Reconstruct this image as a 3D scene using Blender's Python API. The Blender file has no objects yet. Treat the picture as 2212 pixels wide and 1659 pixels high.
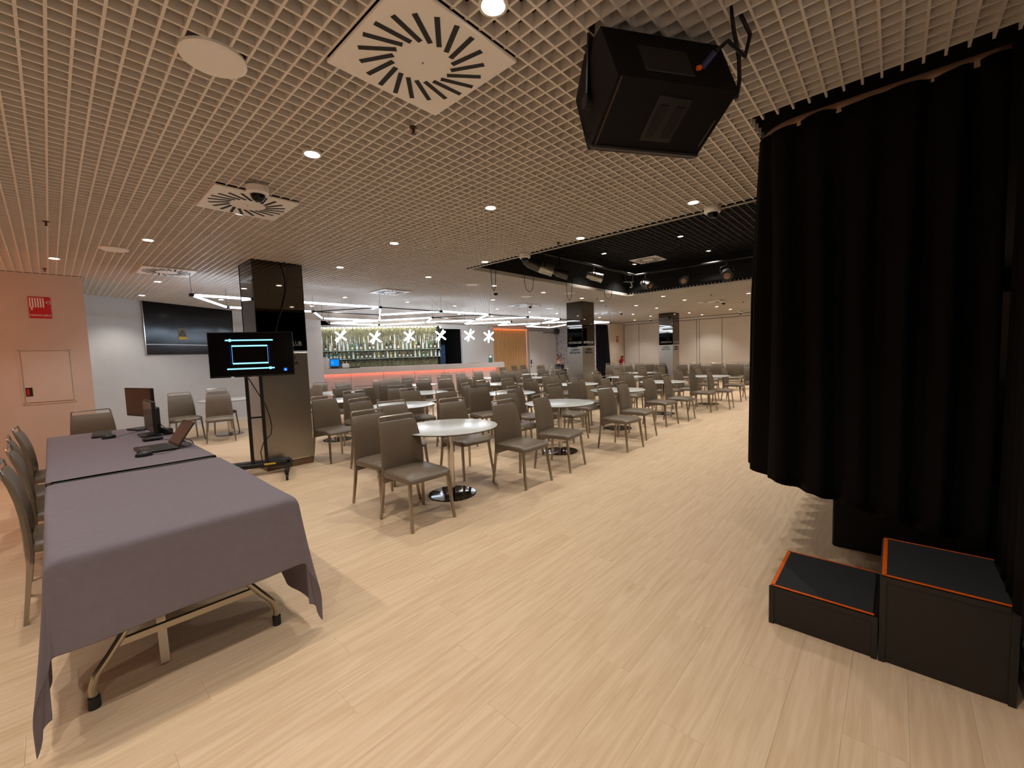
import bpy, math, random
from mathutils import Vector, Matrix
random.seed(11)
PI = math.pi
sc = bpy.context.scene
COL = sc.collection
CEIL = 2.776
EYE = 1.4475

# ------------------------------------------------------------------ camera, world, exposure
RT = Vector((0.67145912, -0.74025233, -0.03419267))
UP = Vector((0.07541491, 0.02235901, 0.99690153))
FW = Vector((0.73719417, 0.67195726, -0.07083922))
cam = bpy.data.objects.new('camera', bpy.data.cameras.new('camera'))
COL.objects.link(cam)
cam.data.sensor_width = 36.0
cam.data.lens = 36.0 * 907.49 / 2212.0
cam.data.clip_start = 0.02
cam.matrix_world = Matrix(((RT.x, UP.x, -FW.x, 0), (RT.y, UP.y, -FW.y, 0), (RT.z, UP.z, -FW.z, EYE), (0, 0, 0, 1)))
sc.camera = cam
world = bpy.data.worlds.new('world')
sc.world = world
world.use_nodes = True
world.node_tree.nodes['Background'].inputs[0].default_value = (0.0, 0.0, 0.0, 1)
world.node_tree.nodes['Background'].inputs[1].default_value = 0.0
sc.view_settings.view_transform = 'Standard'
sc.view_settings.look = 'None'
sc.view_settings.gamma = 1.0
sc.view_settings.use_curve_mapping = False
sc.view_settings.exposure = 0.0
SPOT_W = 45.0            # each ceiling downlight
SPOT_COL = (1.0, 0.93, 0.85)
FLOOD_W = 42.0          # orange wash lamp left of the desk
TUBE_E = 13.0             # led tubes
sc.cycles.use_denoising = True
sc.cycles.max_bounces = 8
sc.cycles.diffuse_bounces = 5
sc.cycles.glossy_bounces = 4
sc.cycles.sample_clamp_indirect = 4.0
sc.cycles.caustics_reflective = False
sc.cycles.caustics_refractive = False

# ------------------------------------------------------------------ helpers
def lin(c):
    return tuple(((x / 255.0) / 12.92 if x / 255.0 <= 0.04045 else ((x / 255.0 + 0.055) / 1.055) ** 2.4) for x in c)

MATS = {}
def mat(name, rgb, rough=0.6, metal=0.0, spec=0.5, noise=0.0, nscale=20.0, bump=0.0, bscale=200.0, emit=None, es=0.0, coat=0.0, stretch=None, alpha=None, trans=0.0):
    if name in MATS: return MATS[name]
    m = bpy.data.materials.new(name); m.use_nodes = True
    nt = m.node_tree; b = nt.nodes['Principled BSDF']
    c = lin(rgb)
    b.inputs['Base Color'].default_value = (*c, 1)
    b.inputs['Roughness'].default_value = rough
    b.inputs['Metallic'].default_value = metal
    b.inputs['Specular IOR Level'].default_value = spec
    b.inputs['Coat Weight'].default_value = coat
    if trans: b.inputs['Transmission Weight'].default_value = trans
    if emit is not None:
        b.inputs['Emission Color'].default_value = (*lin(emit), 1)
        b.inputs['Emission Strength'].default_value = es
    if noise or bump:
        tc = nt.nodes.new('ShaderNodeTexCoord')
        src = tc.outputs['Object']
        if stretch:
            mp = nt.nodes.new('ShaderNodeMapping'); mp.inputs['Scale'].default_value = stretch
            nt.links.new(src, mp.inputs['Vector']); src = mp.outputs['Vector']
    if noise:
        n = nt.nodes.new('ShaderNodeTexNoise'); n.inputs['Scale'].default_value = nscale; n.inputs['Detail'].default_value = 5
        nt.links.new(src, n.inputs['Vector'])
        r = nt.nodes.new('ShaderNodeValToRGB')
        lo = tuple(max(0, x * (1 - noise)) for x in c); hi = tuple(min(1, x * (1 + noise)) for x in c)
        r.color_ramp.elements[0].position = 0.3; r.color_ramp.elements[1].position = 0.7
        r.color_ramp.elements[0].color = (*lo, 1); r.color_ramp.elements[1].color = (*hi, 1)
        nt.links.new(n.outputs['Fac'], r.inputs['Fac']); nt.links.new(r.outputs['Color'], b.inputs['Base Color'])
    if bump:
        n2 = nt.nodes.new('ShaderNodeTexNoise'); n2.inputs['Scale'].default_value = bscale; n2.inputs['Detail'].default_value = 3
        nt.links.new(src, n2.inputs['Vector'])
        bp = nt.nodes.new('ShaderNodeBump'); bp.inputs['Strength'].default_value = bump; bp.inputs['Distance'].default_value = 0.002
        nt.links.new(n2.outputs['Fac'], bp.inputs['Height']); nt.links.new(bp.outputs['Normal'], b.inputs['Normal'])
    MATS[name] = m
    return m

def wood_mat(name, base, dark, use_attr):
    m = bpy.data.materials.new(name); m.use_nodes = True
    nt = m.node_tree; b = nt.nodes['Principled BSDF']; L = nt.links
    geo = nt.nodes.new('ShaderNodeNewGeometry')
    if use_attr:
        at = nt.nodes.new('ShaderNodeAttribute'); at.attribute_name = 'tone'; rnd = at.outputs['Fac']
    else:
        oi = nt.nodes.new('ShaderNodeObjectInfo'); rnd = oi.outputs['Random']
    sep = nt.nodes.new('ShaderNodeSeparateXYZ'); L.new(geo.outputs['Position'], sep.inputs[0])
    mul = nt.nodes.new('ShaderNodeMath'); mul.operation = 'MULTIPLY'; mul.inputs[1].default_value = 40.0; L.new(rnd, mul.inputs[0])
    comb = nt.nodes.new('ShaderNodeCombineXYZ')
    L.new(sep.outputs['X'], comb.inputs['X']); L.new(sep.outputs['Y'], comb.inputs['Y']); L.new(mul.outputs[0], comb.inputs['Z'])
    mp = nt.nodes.new('ShaderNodeMapping'); mp.inputs['Scale'].default_value = (1.3, 14.0, 1.0); L.new(comb.outputs[0], mp.inputs['Vector'])
    n1 = nt.nodes.new('ShaderNodeTexNoise'); n1.inputs['Scale'].default_value = 1.1; n1.inputs['Detail'].default_value = 6; n1.inputs['Distortion'].default_value = 1.6
    L.new(mp.outputs[0], n1.inputs['Vector'])
    mp2 = nt.nodes.new('ShaderNodeMapping'); mp2.inputs['Scale'].default_value = (7.0, 160.0, 1.0); L.new(comb.outputs[0], mp2.inputs['Vector'])
    n2 = nt.nodes.new('ShaderNodeTexNoise'); n2.inputs['Scale'].default_value = 1.0; n2.inputs['Detail'].default_value = 4; L.new(mp2.outputs[0], n2.inputs['Vector'])
    wv = nt.nodes.new('ShaderNodeTexWave'); wv.wave_type = 'BANDS'; wv.bands_direction = 'Y'; wv.inputs['Scale'].default_value = 0.55; wv.inputs['Distortion'].default_value = 14.0; wv.inputs['Detail'].default_value = 3.0; wv.inputs['Detail Scale'].default_value = 0.6
    L.new(mp.outputs[0], wv.inputs['Vector'])
    def mix(a, bb, fac):
        x = nt.nodes.new('ShaderNodeMath'); x.operation = 'MULTIPLY_ADD'; L.new(bb, x.inputs[0]); x.inputs[1].default_value = fac; L.new(a, x.inputs[2]); return x.outputs[0]
    v = mix(n1.outputs['Fac'], n2.outputs['Fac'], 0.45)
    v = mix(v, wv.outputs['Fac'], 0.12)
    v = mix(v, rnd, 0.10)
    r = nt.nodes.new('ShaderNodeValToRGB')
    r.color_ramp.elements[0].position = 0.50; r.color_ramp.elements[1].position = 1.0
    r.color_ramp.elements[0].color = (*lin(dark), 1); r.color_ramp.elements[1].color = (*lin(base), 1)
    L.new(v, r.inputs['Fac']); L.new(r.outputs['Color'], b.inputs['Base Color'])
    b.inputs['Roughness'].default_value = 0.52
    b.inputs['Specular IOR Level'].default_value = 0.35
    bp = nt.nodes.new('ShaderNodeBump'); bp.inputs['Strength'].default_value = 0.12; bp.inputs['Distance'].default_value = 0.001
    L.new(n2.outputs['Fac'], bp.inputs['Height']); L.new(bp.outputs['Normal'], b.inputs['Normal'])
    MATS[name] = m
    return m

def emat(name, rgb, s):
    if name in MATS: return MATS[name]
    m = bpy.data.materials.new(name); m.use_nodes = True
    nt = m.node_tree; nt.nodes.clear()
    o = nt.nodes.new('ShaderNodeOutputMaterial'); e = nt.nodes.new('ShaderNodeEmission')
    e.inputs[0].default_value = (*lin(rgb), 1); e.inputs[1].default_value = s
    nt.links.new(e.outputs[0], o.inputs[0]); MATS[name] = m
    return m

class MB:
    def __init__(s): s.v = []; s.f = []
    def add(s, v, f):
        n = len(s.v); s.v += [tuple(p) for p in v]; s.f += [tuple(i + n for i in q) for q in f]; return s
    def box(s, c, d, M=None):
        x, y, z = d[0] / 2, d[1] / 2, d[2] / 2
        vs = [Vector(p) for p in ((-x, -y, -z), (x, -y, -z), (x, y, -z), (-x, y, -z), (-x, -y, z), (x, -y, z), (x, y, z), (-x, y, z))]
        if M is not None: vs = [M @ p for p in vs]
        c = Vector(c)
        return s.add([p + c for p in vs], [(0, 3, 2, 1), (4, 5, 6, 7), (0, 1, 5, 4), (1, 2, 6, 5), (2, 3, 7, 6), (3, 0, 4, 7)])
    def bar(s, a, b, w, h):
        a = Vector(a); b = Vector(b); d = b - a
        x = d.normalized(); up = Vector((0, 0, 1)) if abs(x.z) < 0.95 else Vector((0, 1, 0))
        y = up.cross(x).normalized(); z = x.cross(y)
        M = Matrix((x, y, z)).transposed()
        return s.box((a + b) / 2, (d.length, w, h), M)
    def rbox(s, c, d, r=0.01, M=None):
        # box with chamfered edges: 24 vertices
        hx, hy, hz = d[0] / 2, d[1] / 2, d[2] / 2
        r = min(r, hx * .9, hy * .9, hz * .9)
        vs = []; idx = {}
        for sx in (-1, 1):
            for sy in (-1, 1):
                for sz in (-1, 1):
                    for k, p in (('x', (hx, hy - r, hz - r)), ('y', (hx - r, hy, hz - r)), ('z', (hx - r, hy - r, hz))):
                        idx[(sx, sy, sz, k)] = len(vs); vs.append(Vector((sx * p[0], sy * p[1], sz * p[2])))
        g = lambda a, b, cc, k: idx[(a, b, cc, k)]
        fs = []
        for q in (-1, 1):
            fs.append([g(q, -1, -1, 'x'), g(q, 1, -1, 'x'), g(q, 1, 1, 'x'), g(q, -1, 1, 'x')][::q])
            fs.append([g(-1, q, -1, 'y'), g(-1, q, 1, 'y'), g(1, q, 1, 'y'), g(1, q, -1, 'y')][::q])
            fs.append([g(-1, -1, q, 'z'), g(1, -1, q, 'z'), g(1, 1, q, 'z'), g(-1, 1, q, 'z')][::q])
        for a in (-1, 1):
            for b in (-1, 1):
                fs.append([g(a, b, -1, 'x'), g(a, b, -1, 'y'), g(a, b, 1, 'y'), g(a, b, 1, 'x')][::a * b])
                fs.append([g(a, -1, b, 'x'), g(a, 1, b, 'x'), g(a, 1, b, 'z'), g(a, -1, b, 'z')][::a * b])
                fs.append([g(-1, a, b, 'y'), g(-1, a, b, 'z'), g(1, a, b, 'z'), g(1, a, b, 'y')][::a * b])
                for e in (-1, 1):
                    fs.append([g(a, b, e, 'x'), g(a, b, e, 'y'), g(a, b, e, 'z')][::a * b * e])
        if M is not None: vs = [M @ p for p in vs]
        c = Vector(c)
        return s.add([p + c for p in vs], fs)
    def tube(s, pts, r, n=8, sq=False, closed=False):
        pts = [Vector(p) for p in pts]
        rs = r if isinstance(r, (list, tuple)) else [r] * len(pts)
        t0 = (pts[1] - pts[0]).normalized()
        ref = Vector((0, 0, 1)) if abs(t0.z) < 0.9 else Vector((0, 1, 0))
        u = ref.cross(t0).normalized()
        vs = []; N = len(pts)
        for i, p in enumerate(pts):
            if closed: t = (pts[(i + 1) % N] - pts[i - 1]).normalized()
            elif i == 0: t = t0
            elif i == N - 1: t = (pts[-1] - pts[-2]).normalized()
            else: t = ((pts[i + 1] - p).normalized() + (p - pts[i - 1]).normalized()).normalized()
            u = (u - t * u.dot(t)).normalized(); w = t.cross(u)
            for k in range(n):
                a = 2 * PI * k / n + (PI / n if sq else 0)
                vs.append(p + (u * math.cos(a) + w * math.sin(a)) * rs[i])
        fs = []
        for i in range(N if closed else N - 1):
            j = (i + 1) % N
            for k in range(n):
                k2 = (k + 1) % n
                fs.append((i * n + k, i * n + k2, j * n + k2, j * n + k))
        if not closed:
            fs.append(tuple(range(n))[::-1]); fs.append(tuple((N - 1) * n + k for k in range(n)))
        return s.add(vs, fs)
    def lathe(s, prof, n=24, c=(0, 0, 0), M=None):
        vs = []; fs = []; c = Vector(c)
        for (r, z) in prof:
            for k in range(n):
                a = 2 * PI * k / n; p = Vector((r * math.cos(a), r * math.sin(a), z))
                if M is not None: p = M @ p
                vs.append(c + p)
        for i in range(len(prof) - 1):
            for k in range(n):
                k2 = (k + 1) % n; fs.append((i * n + k, i * n + k2, (i + 1) * n + k2, (i + 1) * n + k))
        if prof[0][0] > 1e-6: fs.append(tuple(range(n))[::-1])
        if prof[-1][0] > 1e-6: fs.append(tuple((len(prof) - 1) * n + k for k in range(n)))
        return s.add(vs, fs)
    def prism(s, poly, off):
        n = len(poly); off = Vector(off); a = [Vector(p) for p in poly]
        return s.add(a + [p + off for p in a], [tuple(range(n))[::-1], tuple(range(n, 2 * n))] + [(i, (i + 1) % n, n + (i + 1) % n, n + i) for i in range(n)])
    def grid(s, rows):
        n = len(rows[0]); vs = [p for r in rows for p in r]
        fs = [(i * n + k, i * n + k + 1, (i + 1) * n + k + 1, (i + 1) * n + k) for i in range(len(rows) - 1) for k in range(n - 1)]
        return s.add(vs, fs)
    def mesh(s, name, m, ang=35):
        me = bpy.data.meshes.new(name); me.from_pydata(s.v, [], s.f); me.update()
        me.materials.append(m)
        if ang:
            me.polygons.foreach_set('use_smooth', [True] * len(me.polygons)); me.set_sharp_from_angle(angle=math.radians(ang))
        return me
    def build(s, name, m, parent=None, loc=None, ang=35, rotz=None):
        o = bpy.data.objects.new(name, s.mesh(name, m, ang)); COL.objects.link(o)
        if parent is not None: o.parent = parent
        if loc is not None: o.location = loc
        if rotz is not None: o.rotation_euler = (0, 0, rotz)
        return o

def tag(o, label=None, cat=None, group=None, kind=None):
    if label: o['label'] = label
    if cat: o['category'] = cat
    if group: o['group'] = group
    if kind: o['kind'] = kind
    return o
def empty(name, loc=(0, 0, 0), rz=0.0, label=None, cat=None, group=None):
    o = bpy.data.objects.new(name, None); COL.objects.link(o); o.empty_display_size = 0.1
    o.location = loc; o.rotation_euler = (0, 0, rz)
    return tag(o, label, cat, group)
def copy_tree(o, kids, parent=None):
    c = o.copy(); COL.objects.link(c)
    if parent is not None: c.parent = parent
    for ch in kids.get(o, []): copy_tree(ch, kids, c)
    return c
def kids_of(root):
    d = {}
    def rec(o):
        d[o] = list(o.children)
        for c in o.children: rec(c)
    rec(root); return d
def struct(o): o['kind'] = 'structure'; return o
def text(name, body, size, m, parent, org, xdir, zdir=(0, 0, 1), align='CENTER', ext=0.001, bold=0.0, sx=1.0):
    cu = bpy.data.curves.new(name, 'FONT'); cu.body = body; cu.size = size; cu.align_x = align; cu.extrude = ext; cu.offset = bold
    cu.resolution_u = 2
    t = bpy.data.objects.new(name, cu); COL.objects.link(t)
    bpy.context.view_layer.update()
    me = bpy.data.meshes.new_from_object(t.evaluated_get(bpy.context.evaluated_depsgraph_get()))
    bpy.data.objects.remove(t)
    me.materials.clear(); me.materials.append(m)
    o = bpy.data.objects.new(name, me); COL.objects.link(o)
    if parent is not None: o.parent = parent
    x = Vector(xdir).normalized() ; y = Vector(zdir); n = x.cross(y)
    M = Matrix((x * sx, y, n)).transposed().to_4x4(); M.translation = Vector(org)
    o.matrix_basis = M
    return o
ORD = ['first', 'second', 'third', 'fourth', 'fifth', 'sixth', 'seventh', 'eighth', 'ninth', 'tenth', 'eleventh', 'twelfth', 'thirteenth', 'fourteenth', 'fifteenth', 'sixteenth', 'seventeenth', 'eighteenth', 'nineteenth', 'twentieth', 'twenty-first', 'twenty-second', 'twenty-third', 'twenty-fourth', 'twenty-fifth', 'twenty-sixth', 'twenty-seventh', 'twenty-eighth', 'twenty-ninth', 'thirtieth', 'thirty-first', 'thirty-second', 'thirty-third', 'thirty-fourth']
def project(p):
    d = Vector(p) - Vector((0, 0, EYE)); z = d.dot(FW)
    if z < 0.05: return None
    return (1106 + 907.49 * d.dot(RT) / z, 829.5 - 907.49 * d.dot(UP) / z)

# ------------------------------------------------------------------ materials
M_wall = mat('white_wall_paint', (204, 203, 204), 0.75, noise=0.02, nscale=6)
M_pink = mat('left_wall_paint', (206, 190, 178), 0.75, noise=0.03, nscale=5)
M_slat = mat('ceiling_slat_paint', (228, 220, 210), 0.5, noise=0.03, nscale=3)
M_black = mat('matt_black', (7, 7, 7), 0.85)
M_blackm = mat('black_metal', (18, 17, 17), 0.4, spec=0.5)
M_plenum = mat('dark_plenum', (14, 12, 10), 0.9)
M_chrome = mat('chrome', (205, 200, 192), 0.12, 1.0)
M_chromed = mat('dark_chrome', (120, 118, 116), 0.06, 1.0)
M_steel = mat('brushed_steel', (176, 170, 160), 0.36, 1.0, noise=0.06, nscale=8, stretch=(1, 1, 30))
M_alu = mat('satin_aluminium', (168, 162, 152), 0.32, 1.0)
M_leg = mat('satin_chair_metal', (165, 156, 142), 0.3, 1.0)
M_mirror = mat('smoked_mirror', (92, 86, 78), 0.03, 1.0)
M_leather = mat('taupe_leather', (114, 101, 85), 0.38, spec=0.65, noise=0.06, nscale=40, bump=0.25, bscale=500)
M_white = mat('white_laminate', (206, 209, 206), 0.22)
M_edge = mat('black_table_edge', (20, 20, 22), 0.4)
M_plastic = mat('off_white_plastic', (242, 238, 232), 0.45)
M_cloth = mat('grey_tablecloth', (118, 110, 118), 0.85, noise=0.04, nscale=30, bump=0.3, bscale=900)
M_curt = mat('black_velvet', (15, 12, 12), 0.95, spec=0.12, noise=0.12, nscale=60)
M_blackp = mat('black_plastic', (22, 21, 22), 0.45)
M_grayp = mat('dark_grey_plastic', (48, 44, 44), 0.5)
M_led = emat('led_tube_light', (214, 232, 255), TUBE_E)
M_lens = emat('downlight_glow', (255, 246, 230), 40.0)
M_bglass = mat('black_glass', (4, 4, 5), 0.12, spec=0.3)
M_orange = mat('orange_edge_tape', (238, 104, 20), 0.5, noise=0.15, nscale=60)
M_red = mat('sign_red', (196, 18, 24), 0.45)
M_signw = mat('sign_white', (240, 236, 230), 0.5)
M_yellow = mat('sign_yellow', (226, 190, 40), 0.5)
M_oak = mat('oak_panel', (226, 184, 130), 0.5, noise=0.14, nscale=5, stretch=(6, 6, 0.5))
M_door = mat('white_door', (234, 236, 242), 0.55)
M_part = mat('partition_fabric', (226, 219, 210), 0.8, noise=0.02, nscale=12)
M_trim = mat('white_trim', (226, 220, 210), 0.5)
M_bar = mat('bar_white_solid', (214, 208, 204), 0.35)
M_barf = mat('bar_front_panel', (220, 210, 206), 0.45)
M_curt2 = mat('dark_blue_drape', (32, 34, 44), 0.9, spec=0.15)
M_planko = wood_mat('oak_vinyl_plank', (226, 200, 168), (206, 176, 140), False)
M_planks = wood_mat('oak_vinyl_plank_far', (226, 200, 168), (206, 176, 140), True)

# ------------------------------------------------------------------ floor
fl = MB().box((7.9, 7.9, -0.02), (22.4, 18.2, 0.02)).build('floor', mat('subfloor', (176, 146, 110), 0.9)); struct(fl)
PW, PL = 0.185, 1.22
pm = MB().box((0, 0, -0.0045), (PL - 0.0006, PW - 0.0006, 0.009)).mesh('plank', M_planko, 0)
cells = []
for r in range(-6, 90):
    y = r * PW + 0.02
    if y < -0.9 or y > 16.3: continue
    off = (r * 0.437 * PL) % PL
    x = -3.0 - off
    while x < 18.9:
        cx = x + PL / 2
        d = math.hypot(cx, y) + 0.001
        p = project((cx, y, 0)); vis = p is not None and -300 < p[0] < 2500 and p[1] < 2300
        cells.append(((0 if vis else 1), d, cx, y)); x += PL
cells.sort()
def plank_ok(cx, y): return not (y > 14 and 0.5 * cx + 0.866 * y > 17.5)
near = [c for c in cells if plank_ok(c[2], c[3])]
for c in near[:300]:
    o = bpy.data.objects.new('plank', pm); COL.objects.link(o); o.parent = fl; o.location = (c[2], c[3], 0)
b = MB(); tones = []
for c in near[300:]:
    b.box((c[2], c[3], -0.0045), (PL - 0.0006, PW - 0.0006, 0.009)); tones += [random.random()] * 8
far = b.build('plank_field', M_planks, fl, ang=0); far['kind'] = 'stuff'
a = far.data.attributes.new('tone', 'FLOAT', 'POINT'); a.data.foreach_set('value', tones)

# ------------------------------------------------------------------ walls
def wall(name, a, b, z0, z1, m, th=0.1, side=1):
    a = Vector((a[0], a[1])); b = Vector((b[0], b[1])); d = (b - a).normalized(); n = Vector((-d.y, d.x)) * side * th
    poly = [(a.x, a.y, z0), (b.x, b.y, z0), (b.x + n.x, b.y + n.y, z0), (a.x + n.x, a.y + n.y, z0)]
    return struct(MB().prism(poly, (0, 0, z1 - z0)).build(name, m, ang=0))
wl = wall('wall_left', (-3.0, 8.75), (0.42, 8.75), 0, CEIL, M_pink)
wall('wall_left_return', (0.42, 8.86), (0.42, 10.68), 0, CEIL, M_wall)
ob = Vector((0.86, 0.51)).normalized()
def obl(t): return Vector((1.35, 11.25)) + ob * t
wo = wall('wall_left_back', tuple(obl(-1.6)), tuple(obl(5.6)), 0, CEIL + 0.02, M_wall)
wall('wall_west', (-3.0, -0.6), (-3.0, 8.85), 0, CEIL, M_wall)
wall('wall_near', (-3.0, -0.43), (2.95, -0.43), 0, CEIL, M_wall, side=-1)
U = Vector((0.866, -0.5)); NB = Vector((0.5, 0.866))
def barp(s, d): v = U * s + NB * d; return (v.x, v.y)
wall('wall_bar', barp(-3.2, 17.72), barp(2.56, 17.72), 0, CEIL + 0.02, mat('bar_back_dark', (66, 66, 56), 0.6))
wall('wall_bar_end', barp(-3.2, 17.72), tuple(obl(5.6)), 0, CEIL, M_wall, side=-1)
# wall behind the bar with the dark doorway
M_wall_lit = mat('white_wall_paint_lit', (234, 236, 238), 0.7)  # same white wall paint with brighter light put into its colour
wall('wall_back', (12.09, 13.85), (14.0, 13.85), 0, CEIL, M_wall_lit)
wall('wall_back_lintel', (10.98, 13.85), (12.09, 13.85), 2.6, CEIL, M_wall_lit)
wall('wall_back_panel_recess', (14.0, 13.98), (16.5, 13.98), 0, CEIL, M_wall)
wall('wall_back_right', (16.5, 13.85), (19.0, 13.85), 0, CEIL, M_wall)
nic = MB().box((11.5, 15.2, 1.4), (1.5, 0.05, 2.8)).box((10.9, 14.55, 1.4), (0.05, 1.3, 2.8)).box((12.2, 14.6, 1.4), (0.05, 1.3, 2.8)).box((11.5, 14.6, 2.66), (1.3, 1.3, 0.05))
struct(nic.build('wall_doorway_niche', M_black, ang=0))
# patterned wall
mp = bpy.data.materials.new('leaf_print_wall'); mp.use_nodes = True
nt = mp.node_tree; bs = nt.nodes['Principled BSDF']
tc = nt.nodes.new('ShaderNodeTexCoord'); vo = nt.nodes.new('ShaderNodeTexVoronoi'); vo.feature = 'DISTANCE_TO_EDGE'; vo.inputs['Scale'].default_value = 13
rp = nt.nodes.new('ShaderNodeValToRGB'); rp.color_ramp.elements[0].position = 0.04; rp.color_ramp.elements[1].position = 0.14
rp.color_ramp.elements[0].color = (*lin((120, 128, 150)), 1); rp.color_ramp.elements[1].color = (*lin((226, 228, 236)), 1)
nt.links.new(tc.outputs['Object'], vo.inputs['Vector']); nt.links.new(vo.outputs['Distance'], rp.inputs['Fac']); nt.links.new(rp.outputs['Color'], bs.inputs['Base Color'])
bs.inputs['Roughness'].default_value = 0.7
wall('wall_patterned', (18.9, 9.85), (18.9, 13.95), 0, CEIL, mp, side=-1)
wall('wall_stub', (17.5, 9.75), (18.9, 9.75), 0, CEIL, mat('cream_wall', (214, 202, 188), 0.75))
wf = wall('wall_far', (18.98, -4.2), (18.98, 9.75), 0, CEIL, mat('far_wall_backing', (70, 64, 58), 0.9), side=-1)
ys = [9.74, 8.98, 7.6, 6.335, 6.22, 5.316, 4.076, 2.85, 1.6, 0.4]
for i in range(len(ys) - 1):
    y0, y1 = ys[i], ys[i + 1]
    MB().rbox((18.93, (y0 + y1) / 2, 1.335), (0.09, y0 - y1 - 0.02, 2.63), 0.008).build('panel', M_part, wf)
struct(MB().box((18.86, 4.9, 2.715), (0.10, 9.7, 0.09)).build('trim_1', M_trim, ang=0))
# baseboards
struct(MB().bar((*obl(-1.55), 0.04), (*obl(5.5), 0.04), 0.03, 0.08).build('baseboard_left', M_trim, ang=0))
struct(MB().box((-1.3, 8.742, 0.035), (3.4, 0.016, 0.07)).build('baseboard_pink', M_pink, ang=0))
struct(MB().box((0.9, -0.422, 0.05), (4.0, 0.014, 0.1)).build('baseboard_near', M_trim, ang=0))
# wall hatch in the left wall
h = empty('wall_hatch', (-0.02, 8.75, 1.36), 0, 'flush square hose cupboard hatch in the pinkish wall below the red sign', 'hatch')
fr = MB(); 
for c, d in (((0, -0.004, 0.37), (0.50, 0.012, 0.018)), ((0, -0.004, -0.37), (0.50, 0.012, 0.018)), ((-0.245, -0.004, 0), (0.018, 0.012, 0.74)), ((0.245, -0.004, 0), (0.018, 0.012, 0.74))): fr.box(c, d)
fr.build('frame', M_pink, h, ang=0)
MB().rbox((0, -0.006, 0), (0.448, 0.016, 0.70), 0.003).build('door', M_pink, h)
lk = MB().rbox((-0.185, -0.016, -0.205), (0.064, 0.008, 0.12), 0.003).build('latch', mat('dark_red_latch', (40, 12, 12), 0.4), h)
MB().rbox((-0.195, -0.024, -0.205), (0.022, 0.012, 0.08), 0.003).build('latch_knob', M_red, h)
# MANGUERA sign
g = empty('hose_sign', (-0.021, 8.743, 2.31), 0, 'red fire hose sign reading MANGUERA on the pinkish wall', 'sign')
MB().rbox((0, 0, 0), (0.206, 0.008, 0.292), 0.002).build('plate', M_red, g)
hb = MB()
for i in range(6): hb.box((-0.086 + i * 0.024, -0.0055, 0.066), (0.0135, 0.002, 0.13))
hb.box((-0.074, -0.0055, -0.012), (0.016, 0.002, 0.03)); hb.box((-0.076, -0.0055, -0.034), (0.012, 0.002, 0.010))
hb.box((0.056, -0.0055, 0.073), (0.03, 0.002, 0.004))
hb.build('hose_symbol', M_signw, g, ang=0)
MB().tube([(0.082 + 0.017 * math.cos(t * PI / 8), -0.0055, 0.073 + 0.02 * math.sin(t * PI / 8)) for t in range(16)], 0.0025, 5, closed=True).build('valve_symbol', M_signw, g)
text('lettering', 'MANGUERA', 0.036, M_signw, g, (0.0, -0.0055, -0.118), (1, 0, 0), sx=1.02)

# black glazed booth window in the oblique wall
bw = empty('booth_window', (*obl(1.05), 1.68), math.atan2(ob.y, ob.x), 'black glazed booth window with warning sticker set high in the white wall', 'window')
BWW = 2.12
MB().box((0, -0.012, 0.66), (BWW, 0.02, 0.87)).build('glass', M_bglass, bw, ang=0)
MB().box((0, -0.012, 0.11), (BWW, 0.022, 0.20)).build('lower_panel', mat('dark_brown_gloss', (30, 20, 17), 0.12), bw, ang=0)
MB().box((0, -0.02, 0.222), (BWW, 0.02, 0.014)).build('ledge', M_alu, bw, ang=0)
for sx in (-1, 1):
    MB().box((sx * (BWW / 2 + 0.006), -0.016, 0.548), (0.012, 0.032, 1.096)).build('side_trim', M_chrome, bw, ang=0)
st = MB().box((-0.27, -0.0235, 0.46), (0.185, 0.003, 0.25)).build('warning_sticker', mat('sticker_grey', (120, 118, 104), 0.5), bw, ang=0)
MB().tube([(-0.27 + 0.066 * x, -0.0265, 0.475 + 0.066 * z) for x, z in ((-1, -0.75), (1, -0.75), (0, 1))], 0.008, 6, closed=True).build('triangle', M_black, st)
MB().box((-0.27, -0.0265, 0.365), (0.185, 0.003, 0.056)).build('caption_strip', M_yellow, st, ang=0)
MB().tube([(-0.262, -0.0265, 0.50), (-0.276, -0.0265, 0.472), (-0.262, -0.0265, 0.47), (-0.275, -0.0265, 0.44)], 0.004, 5).build('bolt_symbol', M_black, st)

# ------------------------------------------------------------------ ceiling
RX0, RX1, RY0, RY1 = 4.45, 9.65, 0.70, 4.87
pl = MB()
def slab(x0, x1, y0, y1, z): pl.box(((x0 + x1) / 2, (y0 + y1) / 2, z), (x1 - x0, y1 - y0, 0.04))
slab(-3.1, 4.45, -0.6, 17, CEIL + 0.36); slab(9.65, 19.1, 0.6, 17, CEIL + 0.36); slab(4.45, 9.65, 4.87, 17, CEIL + 0.36)
ce = struct(pl.build('ceiling', M_plenum, ang=0))
SP = 0.075; SW, SH = 0.0105, 0.055
lines = []
def xmin_at(y):
    if y > 10.6: return max(0.45, 1.35 + (y - 11.25) * 0.86 / 0.51 - 0.05)
    if y > 8.76: return 0.43
    return -2.99
for k in range(-6, 222):            # slats running along X
    y = (k + 0.03) * SP
    if y < -0.42 or y > 16.3: continue
    x0 = xmin_at(y); x1 = 18.84
    if y > 13.8: x1 = (17.6 - 0.866 * y) / 0.5 - 0.1
    if x1 <= x0: continue
    if y < 0.66: seg = [(x0, 2.94)]
    elif y < RY1: seg = [(x0, RX0), (RX1, x1)]
    else: seg = [(x0, x1)]
    lines.append(('x', y, seg))
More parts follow.
